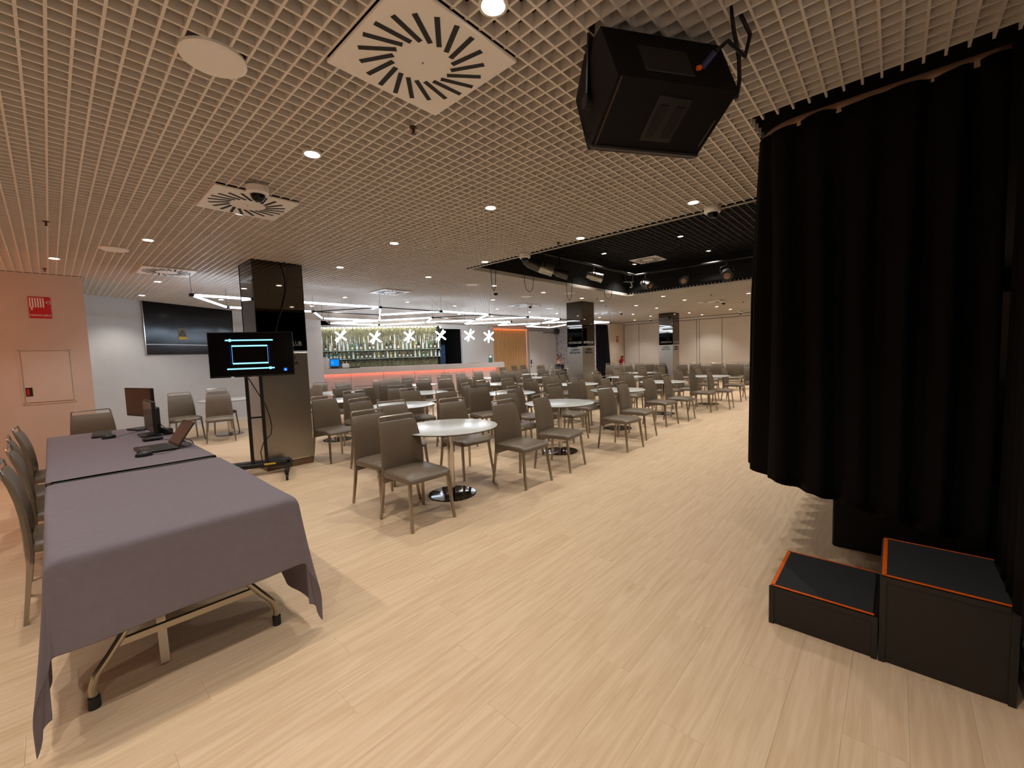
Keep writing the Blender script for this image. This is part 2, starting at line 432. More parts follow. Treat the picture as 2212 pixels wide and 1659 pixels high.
for k in range(-39, 252):           # slats running along Y
    x = (k + 0.2) * SP
    if x > 18.84: continue
    y0 = -0.42 if x < 2.94 else 0.66
    if x < 0.43: y1 = 8.75
    else: y1 = min(11.25 + (x - 1.35) * 0.51 / 0.86, 13.8 if x > 11 else (17.6 - 0.5 * x) / 0.866 - 0.1)
    seg = [(y0, y1)]
    if RX0 < x < RX1: seg = [(RY1, y1)]
    if y1 > y0: lines.append(('y', x, seg))
PILL = [(1.84, 2.46, 6.12, 6.66), (9.54, 10.14, 6.12, 6.60), (15.49, 16.10, 6.04, 6.56)]
HOLES = [(0.92, 1.52, 1.29, 1.885), (0.915, 1.505, 3.713, 4.30)]   # the two near air diffusers
def cut(segs, lo, hi):
    out = []
    for a, b_ in segs:
        if hi <= a or lo >= b_: out.append((a, b_)); continue
        if lo > a: out.append((a, lo))
        if hi < b_: out.append((hi, b_))
    return out
scored = []
for (dr, c, seg) in lines:
    for (x0, x1, y0, y1) in PILL + HOLES:
        if dr == 'x' and y0 < c < y1: seg = cut(seg, x0, x1)
        if dr == 'y' and x0 < c < x1: seg = cut(seg, y0, y1)
    best = 1e9
    for a, b_ in seg:
        n = max(2, int((b_ - a) / 0.5))
        for i in range(n + 1):
            t = a + (b_ - a) * i / n
            p = (t, c, CEIL) if dr == 'x' else (c, t, CEIL)
            q = project(p)
            if q and -30 < q[0] < 2240 and -30 < q[1] < 900: best = min(best, math.hypot(p[0], p[1]))
    scored.append((best, dr, c, seg))
scored.sort(key=lambda s: s[0])
rest = MB()
for i, (best, dr, c, seg) in enumerate(scored):
    b = MB() if i < 300 else rest
    for a, b_ in seg:
        if dr == 'x': b.box(((a + b_) / 2, c, CEIL + SH / 2), (b_ - a, SW, SH))
        else: b.box((c, (a + b_) / 2, CEIL + SH / 2 + 0.0006), (SW, b_ - a, SH))
    if i < 300: b.build('ceiling_slat', M_slat, ce, ang=0)
far = rest.build('ceiling_slat_field', M_slat, ce, ang=0); far['kind'] = 'stuff'
# stage recess in the ceiling
rc = MB()
rc.box((RX0 - 0.02, (RY0 + RY1) / 2, CEIL + 0.32), (0.03, RY1 - RY0, 0.64)).box((RX1 + 0.02, (RY0 + RY1) / 2, CEIL + 0.32), (0.03, RY1 - RY0, 0.64))
rc.box(((RX0 + RX1) / 2, RY1 + 0.02, CEIL + 0.32), (RX1 - RX0 + 0.06, 0.03, 0.64)).box(((RX0 + RX1) / 2, RY0 - 0.02, CEIL + 0.32), (RX1 - RX0, 0.03, 0.64))
rc.box(((RX0 + RX1) / 2, (RY0 + RY1) / 2, 3.52), (RX1 - RX0 + 0.1, RY1 - RY0 + 0.1, 0.04))
struct(rc.build('ceiling_recess', M_black, ang=0))
bg = MB(); M_bslat = mat('black_slat_paint', (30, 27, 24), 0.55)
for k in range(0, 53): bg.box((RX0 + 0.05 + k * 0.1, (RY0 + RY1) / 2, 3.405), (0.014, RY1 - RY0, 0.04))
for k in range(0, 42): bg.box(((RX0 + RX1) / 2, RY0 + 0.05 + k * 0.1, 3.406), (RX1 - RX0, 0.014, 0.04))
bgo = bg.build('black_slat_grid', M_bslat, ce, ang=0); bgo['kind'] = 'stuff'
tr = MB()
tr.box((RX0 - 0.002, (RY0 + RY1) / 2, CEIL + 0.005), (0.012, RY1 - RY0, 0.03)).box((RX1 + 0.002, (RY0 + RY1) / 2, CEIL + 0.005), (0.012, RY1 - RY0, 0.03)).box(((RX0 + RX1) / 2, RY1 + 0.002, CEIL + 0.005), (RX1 - RX0, 0.012, 0.03))
struct(tr.build('trim_2', M_trim, ang=0))
# dark stage volume behind the curtain
struct(MB().box((11.0, -4.15, 1.75), (16.2, 0.1, 3.5)).box((2.98, -2.3, 1.75), (0.05, 3.7, 3.5)).box((11, -1.8, 3.5), (16.2, 4.9, 0.05)).build('wall_stage', M_black, ang=0))
stg = MB().rbox((8.3, -1.85, 0.30), (9.25, 4.3, 0.60), 0.01).build('stage_platform', M_black); tag(stg, 'low black stage platform behind the black curtain', 'stage')

# ------------------------------------------------------------------ downlights
spots = [(1.24, 1.16), (1.24, 2.8), (2.79, 2.73), (1.24, 4.31), (0.8, 5.83), (0.14, 7.45), (2.79, 4.31), (2.91, 5.91), (1.25, 8.59), (4.29, 2.75), (4.07, 1.39), (4.29, 4.35), (4.35, 5.76), (1.26, 10.38), (2.49, 10.3), (5.88, 5.74), (7.34, 7.22), (8.91, 8.61), (7.41, 5.73), (9.01, 5.77), (9.96, 5.76), (10.54, 4.35), (11.92, 4.32), (12.01, 2.76), (11.96, 5.76), (13.35, 5.72), (14.88, 4.35), (16.45, 4.35), (16.4, 5.77), (17.89, 5.78), (14.76, 7.24), (16.32, 7.25), (17.69, 8.61), (14.8, 8.68), (10.44, 8.65), (11.77, 8.55), (4.35, 8.69), (5.88, 8.65), (4.38, 10.47), (7.34, 8.65), (2.64, 8.13), (-0.3, 4.31), (-0.3, 2.78), (-0.3, 1.2), (-1.85, 1.2), (-1.85, 2.78), (-1.85, 4.31), (1.24, 0.05), (-0.3, 0.0), (15.0, 2.75), (16.5, 2.75), (17.9, 2.75), (10.5, 1.3), (12.0, 1.3), (13.5, 1.3), (15.0, 1.3), (16.5, 1.3), (17.9, 1.3), (13.5, 2.75), (5.9, 10.3), (7.4, 10.3), (8.9, 10.3), (10.4, 10.3), (11.9, 10.3), (13.4, 10.3), (16.3, 10.3), (17.7, 11.3), (13.4, 12.2), (15.0, 12.0), (16.4, 12.4)]  # includes unseen lamps hidden by the curtain, added to brighten the far end
rspots = [(7.57, 2.81), (7.63, 4.35), (9.12, 2.83), (9.12, 4.43), (6.05, 2.82), (6.05, 1.3), (7.57, 1.3), (9.12, 1.3)]  # last four are unseen lamps added to brighten the floor below
proto = empty('downlight', (0, 0, CEIL)); 
MB().lathe([(0.058, 0.012), (0.058, -0.004), (0.046, -0.006), (0.044, 0.010)], 20).build('ring', M_trim, proto)
MB().lathe([(0.043, 0.004), (0.036, -0.002), (0.0, -0.005)], 16).build('lens', M_lens, proto)
pk = kids_of(proto)
rows = {}
for (x, y) in spots: rows.setdefault(round((y - 1.2) / 1.47), []).append((x, y))
first = True
def add_spot(x, y, z, label, energy):
    global first
    o = proto if first else copy_tree(proto, pk)
    first = False
    o.location = (x, y, z); tag(o, label, 'downlight', 'round ceiling downlights')
    ld = bpy.data.lights.new('downlight_lamp', 'SPOT'); ld.energy = energy; ld.color = SPOT_COL; ld.spot_size = math.radians(112); ld.spot_blend = 0.6; ld.shadow_soft_size = 0.02
    l = bpy.data.objects.new('downlight_lamp', ld); COL.objects.link(l); l.parent = o; l.location = (0, 0, -0.012)
for r in sorted(rows):
    for i, (x, y) in enumerate(sorted(rows[r])):
        add_spot(x, y, CEIL, 'round recessed downlight, %s from camera in the %s ceiling row from curtain' % (ORD[i], ORD[r]), SPOT_W * (1.0 if x < 7 else 1.35))
for i, (x, y) in enumerate(rspots):
    add_spot(x, y, 3.395, 'round downlight in the black ceiling recess, %s' % ['the nearest seen', 'beside the left pipe', 'nearest the right pipe', 'beside the far corner', 'hidden first one', 'hidden second one', 'hidden third one', 'hidden fourth one'][i], SPOT_W * 1.7)

# ------------------------------------------------------------------ air diffusers
M_slot = mat('slot_black', (20, 19, 16), 0.6)
dp = empty('air_diffuser', (0, 0, CEIL))
MB().rbox((0, 0, -0.012), (0.595, 0.595, 0.016), 0.003).build('plate', M_plastic, dp)
for k in range(20):
    a = 2 * PI * k / 20; rr = 0.198
    M = Matrix.Rotation(a - 0.40, 3, 'Z')
    MB().box((rr * math.cos(a), rr * math.sin(a), -0.0205), (0.158, 0.022, 0.003), M).build('slot', M_slot, dp, ang=0)
MB().lathe([(0.004, -0.024), (0.004, -0.020)], 8).build('screw', M_alu, dp)
dk = kids_of(dp)
dlab = ['large square swirl air diffuser overhead nearest the camera', 'square swirl air diffuser with the dome camera and spotlight beside it', 'square swirl air diffuser above the pinkish wall corner', 'distant swirl air diffuser left of the middle mirrored pillar', 'distant swirl air diffuser right of the middle mirrored pillar', 'swirl air diffuser beyond the black ceiling recess', 'farthest swirl air diffuser by the folding partition', 'swirl air diffuser above the first tables before the bar']
for i, (x, y) in enumerate([(1.222, 1.585), (1.212, 4.005), (1.21, 7.57), (8.83, 7.53), (13.07, 7.47), (13.1, 3.98), (17.65, 4.11), (4.69, 7.48)]):
    o = dp if i == 0 else copy_tree(dp, dk)
    o.location = (x, y, CEIL); tag(o, dlab[i], 'air vent', 'swirl air diffusers in the ceiling')
# ------------------------------------------------------------------ round ceiling speakers, cameras, sprinklers
sp = empty('ceiling_speaker', (0, 0, CEIL))
MB().lathe([(0.125, 0.0), (0.125, -0.012), (0.112, -0.020), (0.105, -0.018)], 32).build('rim', M_plastic, sp)
MB().lathe([(0.106, -0.010), (0.106, -0.017), (0.0, -0.018)], 32).build('grille', mat('speaker_grille', (206, 192, 178), 0.7, bump=0.3, bscale=900), sp)
sk = kids_of(sp)
slab_ = ['round flush ceiling speaker left of the large overhead air diffuser', 'round flush ceiling speaker above the pinkish wall', 'round flush ceiling speaker left of the ceiling recess corner', 'round flush ceiling speaker before the middle pillar, left one', 'round flush ceiling speaker before the middle pillar, right one', 'round flush ceiling speaker left of the middle pillar top']
for i, (x, y) in enumerate([(0.58, 2.215), (0.59, 6.47), (5.42, 5.86), (7.56, 6.34), (7.99, 5.43), (10.18, 7.65)]):
    o = sp if i == 0 else copy_tree(sp, sk)
    o.location = (x, y, CEIL); tag(o, slab_[i], 'ceiling speaker', 'round flush ceiling speakers')
dc = empty('dome_camera', (0, 0, CEIL))
MB().lathe([(0.075, 0.0), (0.075, -0.045), (0.066, -0.056), (0.05, -0.057)], 28).build('housing', M_plastic, dc)
MB().lathe([(0.050, -0.056), (0.047, -0.076), (0.034, -0.095), (0.016, -0.104), (0, -0.106)], 24).build('dome', M_bglass, dc)
ck = kids_of(dc)
clab = ['white dome security camera beside the second air diffuser', 'white dome security camera at the recess edge by the curtain', 'white dome security camera at the left corner of the recess', 'small white dome camera under the hanging cable loop', 'distant dome camera beside the diffuser left of the middle pillar', 'distant dome camera right of the middle pillar', 'dome camera under the diffuser beyond the recess', 'distant dome camera before the last pillar', 'farthest dome camera by the partition top']
for i, (x, y) in enumerate([(1.14, 3.53), (4.35, 1.31), (4.39, 3.69), (6.34, 6.15), (8.9, 7.35), (13.40, 7.0), (13.0, 3.62), (17.84, 7.92), (18.17, 4.45)]):
    o = dc if i == 0 else copy_tree(dc, ck)
    o.location = (x, y, CEIL - (0.028 if i in (0, 6) else 0)); tag(o, clab[i], 'security camera', 'white dome cameras on the ceiling')
spk = empty('sprinkler', (0, 0, CEIL))
MB().lathe([(0.022, 0.0), (0.022, -0.006), (0.008, -0.01), (0.008, -0.035), (0.016, -0.038), (0.0, -0.042)], 10).build('head', mat('brass_dark', (92, 72, 46), 0.4, 0.8), spk)
MB().lathe([(0.004, 0.03), (0.004, 0.0)], 6).build('pipe', M_blackm, spk)
kk = kids_of(spk)
plab = ['small sprinkler head at the far left of the ceiling', 'small sprinkler head just above the pinkish wall', 'small pale sprinkler head below the large diffuser', 'small sprinkler head before the recess edge', 'tiny sprinkler head above the middle pillar', 'tiny sprinkler head right of the middle pillar', 'tiny sprinkler head left of the middle pillar', 'tiny sprinkler head beyond the recess', 'tiny sprinkler head near the curtain edge']
for i, (x, y) in enumerate([(0.08, 5.65), (0.06, 8.26), (1.52, 2.09), (4.27, 3.05), (9.45, 5.6), (11.09, 6.28), (9.33, 7.34), (11.35, 3.45), (14.06, 3.37)]):
    o = spk if i == 0 else copy_tree(spk, kk)
    o.location = (x, y, CEIL); tag(o, plab[i], 'sprinkler', 'sprinkler heads')

# ------------------------------------------------------------------ orange wash lamp on the wall side, left of the desk (out of frame)
w = empty('wash_lamp', (-1.9, 7.0, 2.45), 0, 'small orange wash spotlight on the ceiling by the pinkish wall', 'spotlight')
MB().lathe([(0.06, 0.08), (0.075, -0.02), (0.07, -0.1)], 16).build('can', M_blackm, w)
MB().bar((0, 0, 0.08), (0, 0, 0.33), 0.03, 0.03).build('bracket', M_blackm, w)
MB().lathe([(0.066, -0.098), (0.0, -0.099)], 16).build('lens', emat('orange_lens', (255, 120, 60), 6.0), w)
ld = bpy.data.lights.new('wash', 'POINT'); ld.energy = FLOOD_W; ld.color = (1.0, 0.33, 0.12); ld.shadow_soft_size = 0.08
l = bpy.data.objects.new('wash', ld); COL.objects.link(l); l.parent = w; l.location = (0, 0, -0.2)

# ------------------------------------------------------------------ LED tube lattice
ROWS = [(7.48, 1.45), (8.78, 2.2), (10.08, 1.45), (11.38, 2.2)]
def node(r, k): return Vector((ROWS[r][1] + 1.5 * k, ROWS[r][0], 2.45))
lat = empty('led_tube_lattice', (0, 0, 0), 0, 'suspended lattice of white LED tubes under the ceiling before the bar', 'light fixture')
lit = [(0,0,0,1),(0,1,0,2),(0,0,1,0),(1,0,1,1),(1,1,2,2),(2,2,2,3),(0,2,1,2),(1,2,2,3),(1,2,0,3),(0,3,0,4),(0,4,1,4),(1,4,0,5),(0,5,0,6),(0,6,1,6),(1,6,0,7),(1,7,0,8),(0,7,0,8),(3,2,2,3),(3,2,3,3),(2,3,1,3),(1,3,2,4),(3,3,2,4),(2,4,1,4),(1,4,2,5),(2,5,1,5),(1,5,2,6),(2,6,1,6),(1,6,2,7),(2,7,2,8),(2,8,1,7)]
drk = [(0,2,0,3),(1,1,0,2),(2,2,3,2),(0,4,0,5),(1,1,1,2),(1,3,0,4),(0,6,0,7),(1,3,1,4),(2,4,2,5)]
used = set()
for (r, k, r2, k2) in lit:
    a, c = node(r, k), node(r2, k2); d = (c - a).normalized()
    MB().tube([a + d * 0.05, c - d * 0.05], 0.017, 8).build('tube', M_led, lat); used |= {(r, k), (r2, k2)}
for (r, k, r2, k2) in drk:
    a, c = node(r, k), node(r2, k2)
    MB().tube([a, c], 0.011, 6).build('rod', M_blackm, lat); used |= {(r, k), (r2, k2)}
for n_ in used:
    p = node(*n_)
    MB().rbox(tuple(p), (0.06, 0.06, 0.045), 0.008).build('joint', M_blackm, lat)
    MB().tube([p + Vector((0, 0, 0.02)), (p.x, p.y, CEIL + 0.02)], 0.003, 5).build('hanger', M_blackm, lat)

# ------------------------------------------------------------------ mirrored pillars
M_let = mat('pillar_letter_outline', (176, 172, 164), 0.4)
M_letk = mat('pillar_letter_black', (22, 22, 22), 0.5)
plabs = ['nearest square pillar with smoked mirror top and steel base beside the screen', 'middle square pillar with smoked mirror top and club lettering', 'farthest square pillar with smoked mirror top by the partition']
for i, (x0, x1, y0, y1) in enumerate(PILL):
    cx, cy = (x0 + x1) / 2, (y0 + y1) / 2
    p = empty('pillar', (cx, cy, 0), 0, plabs[i], 'pillar', 'square pillars with mirror tops')
    wx, wy = x1 - x0, y1 - y0
    MB().rbox((0, 0, 0.835), (wx, wy, 1.47), 0.004).build('steel_cladding', M_steel, p)
    MB().box((0, 0, 0.05), (wx - 0.02, wy - 0.02, 0.10)).build('plinth', mat('plinth_tan', (120, 96, 70), 0.6), p, ang=0)
    mb = MB().box((0, 0, (1.595 + CEIL) / 2), (wx - 0.006, wy - 0.006, CEIL - 1.595)).build('mirror_cladding', M_mirror, p, ang=0)
    MB().box((0, -wy / 2 - 0.001, 0.102), (wx, 0.004, 0.012)).build('base_trim', M_chrome, p, ang=0)
    ec = MB()
    for sx in (-1, 1):
        for sy in (-1, 1): ec.box((sx * (wx / 2 - 0.001), sy * (wy / 2 - 0.001), (1.595 + CEIL) / 2), (0.006, 0.006, CEIL - 1.595))
    ec.build('mirror_edge', M_blackm, p, ang=0)
    e = 0.0035
    text('club_lettering', 'COTTON CLUB', 0.088, M_let, p, (0, -wy / 2 - e + 0.003, 1.665), (1, 0, 0), sx=0.78)
    text('club_lettering', 'COTTON CLUB', 0.088, M_let, p, (-wx / 2 - e + 0.003, 0, 1.665), (0, -1, 0), sx=0.66)
    for (o_, xd, s_) in (((0, -wy / 2 - e, 0), (1, 0, 0), 1.0), ((-wx / 2 - e, 0, 0), (0, -1, 0), 0.95)):
        text('casino_lettering', 'CASINO', 0.088, M_letk, p, (o_[0], o_[1], 1.475), xd, bold=0.002, sx=0.92 * s_)
        text('casino_lettering', 'BARCELONA', 0.066, M_letk, p, (o_[0], o_[1], 1.405), xd, bold=0.0015, sx=0.92 * s_)
# cables running down the nearest pillar
tag(MB().tube([(2.20, 6.02, CEIL + 0.03), (2.235, 6.05, 2.70), (2.245, 6.085, 2.55), (2.225, 6.10, 2.38), (2.16, 6.108, 2.15), (2.10, 6.108, 1.98), (2.05, 6.10, 1.80), (2.03, 6.06, 1.70)], 0.006, 6).build('cable', M_blackp), 'black cable hanging down the nearest pillar mirror face', 'cable')

# ------------------------------------------------------------------ chairs
def make_chair():
    root = empty('dining_chair')
    # seat
    s = MB(); rows_ = []
    N = 9
    top = []
    outline = []
    def se(a, hx, hy):  # rounded square outline
        c_, s_ = math.cos(a), math.sin(a); e = 0.22
        return (hx * math.copysign(abs(c_) ** e, c_), hy * math.copysign(abs(s_) ** e, s_))
    for (k, z, off) in ((0.90, 0.392, 0), (0.985, 0.398, 0), (1.0, 0.415, 0), (1.0, 0.432, 0), (0.975, 0.449, 0), (0.9, 0.457, 0), (0.6, 0.464, 0), (0.25, 0.467, 0)):
        row = []
        for i in range(28):
            a = 2 * PI * i / 28
            x, y = se(a, 0.222 * k, 0.232 * k)
            zz = z - (0.02 * max(0, (-y - 0.15) / 0.08) if y < -0.15 and z > 0.43 else 0)
            row.append((x, y - 0.012, zz))
        rows_.append(row)
    for r in rows_: r.append(r[0])
    s.grid(rows_); n = len(s.v)
    s.f.append(tuple(range(7 * 29, 7 * 29 + 28))); s.f.append(tuple(range(27, -1, -1)))
    s.build('seat', M_leather, root, ang=50)
    # backrest: curved leather sleeve
    b = MB(); rws = []
    for z, y, hw, th in ((0.335, 0.205, 0.218, 0.030), (0.40, 0.203, 0.220, 0.036), (0.50, 0.203, 0.219, 0.038), (0.60, 0.209, 0.215, 0.037), (0.70, 0.222, 0.208, 0.035), (0.79, 0.243, 0.199, 0.032), (0.845, 0.262, 0.192, 0.028), (0.868, 0.270, 0.187, 0.018)):
        t = th / 2
        row = []
        for (fx, fy) in ((-1, 0.0), (-0.985, -0.75), (-0.94, -1), (-0.5, -1.0), (0, -1.0), (0.5, -1.0), (0.94, -1), (0.985, -0.75), (1, 0), (0.985, 0.75), (0.94, 1), (0.5, 1.0), (0, 1.0), (-0.5, 1.0), (-0.94, 1), (-0.985, 0.75)):
            bow = 0.012 * (1 - fx * fx)
            row.append((fx * hw, y + bow + fy * t, z))
        row.append(row[0]); rws.append(row)
    b.grid(rws)
    m_ = len(rws) - 1
    b.f.append(tuple(range(m_ * 17, m_ * 17 + 16))); b.f.append(tuple(range(15, -1, -1)))
    b.build('backrest', M_leather, root, ang=50)
    MB().tube([(-0.181, 0.271, 0.85), (-0.180, 0.281, 0.893), (-0.174, 0.285, 0.909), (-0.160, 0.287, 0.915), (0.160, 0.287, 0.915), (0.174, 0.285, 0.909), (0.180, 0.281, 0.893), (0.181, 0.271, 0.85)], 0.0085, 8).build('handle_rail', M_alu, root)
    for sx in (-1, 1):
        MB().tube([(sx * 0.196, -0.196, 0.40), (sx * 0.205, -0.212, 0.25), (sx * 0.222, -0.243, 0.0)], [0.0175, 0.0165, 0.014], 4, sq=True).build('leg', M_leg, root, ang=20)
        MB().tube([(sx * 0.202, 0.205, 0.40), (sx * 0.211, 0.219, 0.25), (sx * 0.229, 0.248, 0.0)], [0.0175, 0.0165, 0.014], 4, sq=True).build('leg', M_leg, root, ang=20)
    return root
CH=[('A',2.14,3.15,-1),('B',2.21,3.78,3),('k',3.53,3.10,-1),('g',3.37,3.87,-5),('C',2.78,4.34,-10),('hh',4.29,3.12,9),('D',2.88,5.13,13),('l',4.46,3.95,-6),('rr',5.67,3.00,-4),('F',2.75,6.05,4),('f',4.30,5.15,-7),('m',5.20,4.41,2),('gg',5.74,3.99,1),('T',4.16,5.97,-6),('i',5.03,5.20,-15),('Y1',0.34,7.32,4),('E',3.44,6.55,-6),('ss',6.53,3.15,3),('nn',6.59,4.19,-4),('h',5.49,5.86,25),('G',4.15,7.51,-3),('zz',7.86,3.31,-7),('S',4.38,6.80,-20),('y',6.76,5.34,2),('nn2',7.30,4.57,-6),('j',6.13,6.16,-1),('o',6.62,5.90,-2),('qq',7.88,4.26,1),('Q',4.73,7.72,-21),('H',4.03,8.16,4),('ii',7.30,5.13,1),('A1',8.61,3.23,4),('R',5.41,7.97,0),('X',6.13,7.43,-7),('tt',8.84,4.33,-10),('J',3.56,9.00,-51),('X1',2.10,9.42,-13),('V',5.92,8.01,-5),('z',8.16,6.01,-3),('b',6.89,7.54,2),('W1',1.70,10.10,4),('S1',10.01,3.22,0),('tt2',9.51,4.55,-4),('pp',9.23,5.26,-3),('ff',8.66,6.16,3),('N',5.46,9.14,-2),('X2',2.42,10.62,2),('a',7.29,8.13,1),('I',4.15,10.11,-56),('B1',10.21,4.11,-6),('L',4.88,9.89,-2),('jj',9.14,6.20,4),('mm',9.87,6.90,-12),('c',7.82,8.13,-3),('U1',10.63,3.02,4),('O',6.15,9.79,-19),('n',8.33,7.92,6),('q',8.85,7.76,13),('K1',10.78,3.79,3),('uu',11.18,5.74,1),('ee2',10.29,7.37,-50),('W',7.58,9.33,1),('s',8.78,7.18,3),('U',7.16,9.95,-45),('P',6.77,10.33,-60),('J1',11.77,4.26,2),('V1',12.27,3.16,-1),('oo',11.01,6.38,2),('p',9.42,8.65,-4),('T1',12.23,3.83,-2),('yy',11.76,5.28,-12),('ee',10.80,7.71,-25),('vv',11.84,6.19,-1),('Y',8.32,10.48,-60),('e',10.07,9.72,4),('R1',13.19,2.85,-54),('aa',10.78,8.35,-36),('Z',9.02,10.23,-1),('d',9.84,10.27,-4),('C1',12.98,5.18,0),('r',10.71,9.28,-2),('ww',12.83,6.53,-4),('N1',14.15,4.36,-55),('t',11.11,10.10,5),('xx',13.49,6.62,-22),('kk',12.14,8.88,-45),('O1',14.99,4.32,-65),('bb',12.43,9.61,2),('P1',15.29,3.94,-64),('x',12.12,10.16,-4),('L1',14.97,5.49,-61),('Q1',15.88,3.71,-63),('M1',15.37,5.13,-55),('ll',13.35,9.72,48),('I1',15.11,6.34,-56),('H1',15.47,6.94,-61),('E1',15.03,7.98,-55),('G1',15.81,7.46,-55),('D1',15.52,8.61,-57),('F1',15.76,8.00,-57),('u',13.54,12.61,0),('cc',15.61,12.25,-32),('v',15.15,13.36,4),('w',15.88,13.43,0)]
TB = [(2.76, 3.42, 'first table in the aisle row'), (4.96, 3.6, 'second table in the aisle row'), (7.07, 3.8, 'third table in the aisle row'), (9.2, 3.82, 'fourth table in the aisle row'), (11.3, 3.5, 'fifth table in the aisle row'),
      (3.64, 5.64, 'first table in row two'), (5.81, 5.38, 'second table in row two'), (8.04, 5.35, 'third table in row two'), (10.65, 5.48, 'fourth table in row two'), (12.65, 5.95, 'last table in row two'),
      (3.45, 7.5, 'first table in row three'), (5.15, 7.17, 'second table in row three'), (7.5, 7.35, 'third table in row three'), (9.85, 7.95, 'last table in row three'),
      (4.3, 9.35, 'first table in row four'), (6.6, 9.4, 'second table in row four'), (9.35, 9.7, 'third table in row four'), (11.5, 9.45, 'fourth table in row four'), (13.98, 9.22, 'table beside the seated person'), (15.5, 10.8, 'farthest table behind the middle pillar'), (2.42, 10.16, 'table by the white wall')]
groups = {}
for c in CH:
    if c[0] in ('D1','E1','F1','G1','H1','I1','L1','M1','N1','O1','P1','Q1','R1'): key = 'back'
    elif c[0] in ('u', 'v', 'w', 'cc'): key = 'wood'
    elif c[0] == 'Y1': key = 'desk'
    else: key = min(range(len(TB)), key=lambda i: (TB[i][0] - c[1]) ** 2 + (TB[i][1] - 0.2 - c[2]) ** 2)
    groups.setdefault(key, []).append(c)
ch0 = make_chair(); chk = kids_of(ch0); chfirst = True
def put_chair(x, y, ang, label, group):
    global chfirst
    o = ch0 if chfirst else copy_tree(ch0, chk)
    chfirst = False
    o.location = (x, y, 0); o.rotation_euler = (0, 0, math.radians(ang)); tag(o, label, 'chair', group)
    return o
for key, cs in groups.items():
    if key == 'back':
        for i, c in enumerate(sorted(cs, key=lambda c: -c[2])): put_chair(c[1], c[2], c[3], 'taupe chair turned sideways, %s from the left in the line before the partition' % ORD[i], 'chairs along the partition')
    elif key == 'wood':
        for i, c in enumerate(sorted(cs)): put_chair(c[1], c[2], c[3], 'distant taupe chair near the oak panel, %s from the left' % ORD[i], 'chairs by the oak panel')
    elif key == 'desk':
        c = cs[0]; put_chair(c[1], c[2], c[3], 'taupe chair at the far head of the clothed desk', 'chairs around the desk')
    else:
        tx, ty, nm = TB[key]; seen = {}
        for i, c in enumerate(sorted(cs, key=lambda c: (c[1], c[2]))):
            q = 'left side' if c[1] < tx else 'right side'
            q += ' near curtain' if c[2] + 0.25 < ty + 0.15 else ' near bar'
            seen.setdefault(q, []).append(c)
        for q, l_ in seen.items():
            for i, c in enumerate(sorted(l_, key=lambda c: math.hypot(c[1], c[2]))):
                ex = '' if len(l_) == 1 else (', %s away' % ['nearest', 'second', 'third', 'fourth', 'fifth'][i])
                put_chair(c[1], c[2], c[3], 'taupe chair at %s, %s%s' % (nm, q, ex), 'taupe chairs around the round tables')
for i, (x, y, a) in enumerate([(0.05, 3.86, 90), (0.05, 4.60, 91), (0.02, 5.30, 92), (0.03, 6.08, 87)]):
    put_chair(x - 0.0, y, a, 'taupe chair tucked at the left side of the clothed desk, %s from camera' % ORD[i], 'chairs around the desk')

# ------------------------------------------------------------------ round tables
t0 = empty('round_table')
MB().lathe([(0.495, 0.709), (0.5, 0.712), (0.5, 0.7195), (0.497, 0.7205), (0.0, 0.7205)], 56).build('tabletop', M_white, t0, ang=30)
MB().lathe([(0.40, 0.702), (0.498, 0.706), (0.5005, 0.709), (0.5005, 0.713), (0.40, 0.713)], 56).build('edge_band', M_edge, t0, ang=30)
MB().lathe([(0.033, 0.018), (0.033, 0.705)], 20).build('column', M_chrome, t0)
MB().lathe([(0.25, 0.0), (0.252, 0.006), (0.245, 0.012), (0.06, 0.018), (0.0, 0.018)], 40).build('base', M_chromed, t0, ang=30)
tk = kids_of(t0)
for i, (x, y, nm) in enumerate(TB):
    o = t0 if i == 0 else copy_tree(t0, tk)
    o.location = (x, y, 0); tag(o, 'white round pedestal table, ' + nm, 'table', 'white round tables')

# ------------------------------------------------------------------ clothed desk
DX0, DX1 = -0.06, 0.825
M_top = mat('folding_table_top', (46, 42, 40), 0.6)
def folding_table(y0, y1, label):
    t = empty('folding_table', ((DX0 + DX1) / 2, y0, 0), 0, label, 'table')
    L_ = y1 - y0
    MB().rbox((0, L_ / 2, 0.712), (DX1 - DX0 - 0.03, L_ - 0.03, 0.03), 0.006).build('tabletop', M_top, t)
    for yy, sgn in ((0.16, 1), (L_ - 0.16, -1)):
        for sx in (-1, 1):
            MB().tube([(sx * 0.13, yy + 0.03 * sgn, 0.695), (sx * 0.16, yy, 0.40), (sx * 0.30, yy - 0.01 * sgn, 0.20), (sx * 0.345, yy - 0.01 * sgn, 0.14), (sx * 0.36, yy - 0.01 * sgn, 0.09), (sx * 0.36, yy - 0.01 * sgn, 0.0)], 0.0155, 10).build('leg', M_leg, t)
            MB().lathe([(0.021, 0.0), (0.021, 0.05), (0.016, 0.055)], 12, (sx * 0.36, yy - 0.01 * sgn, 0)).build('foot_cap', M_blackp, t)
        MB().bar((-0.27, yy, 0.235), (0.27, yy, 0.235), 0.022, 0.028).build('crossbar', M_leg, t, ang=0)
        MB().bar((-0.11, yy + 0.07 * sgn, 0.02), (-0.11, yy + 0.16 * sgn, 0.69), 0.035, 0.012).build('brace', M_steel, t, ang=0)
    return t
folding_table(2.35, 3.86, 'folding table with bent tube legs under the near grey cloth')
folding_table(3.92, 6.60, 'folding table with bent tube legs under the far grey cloth')
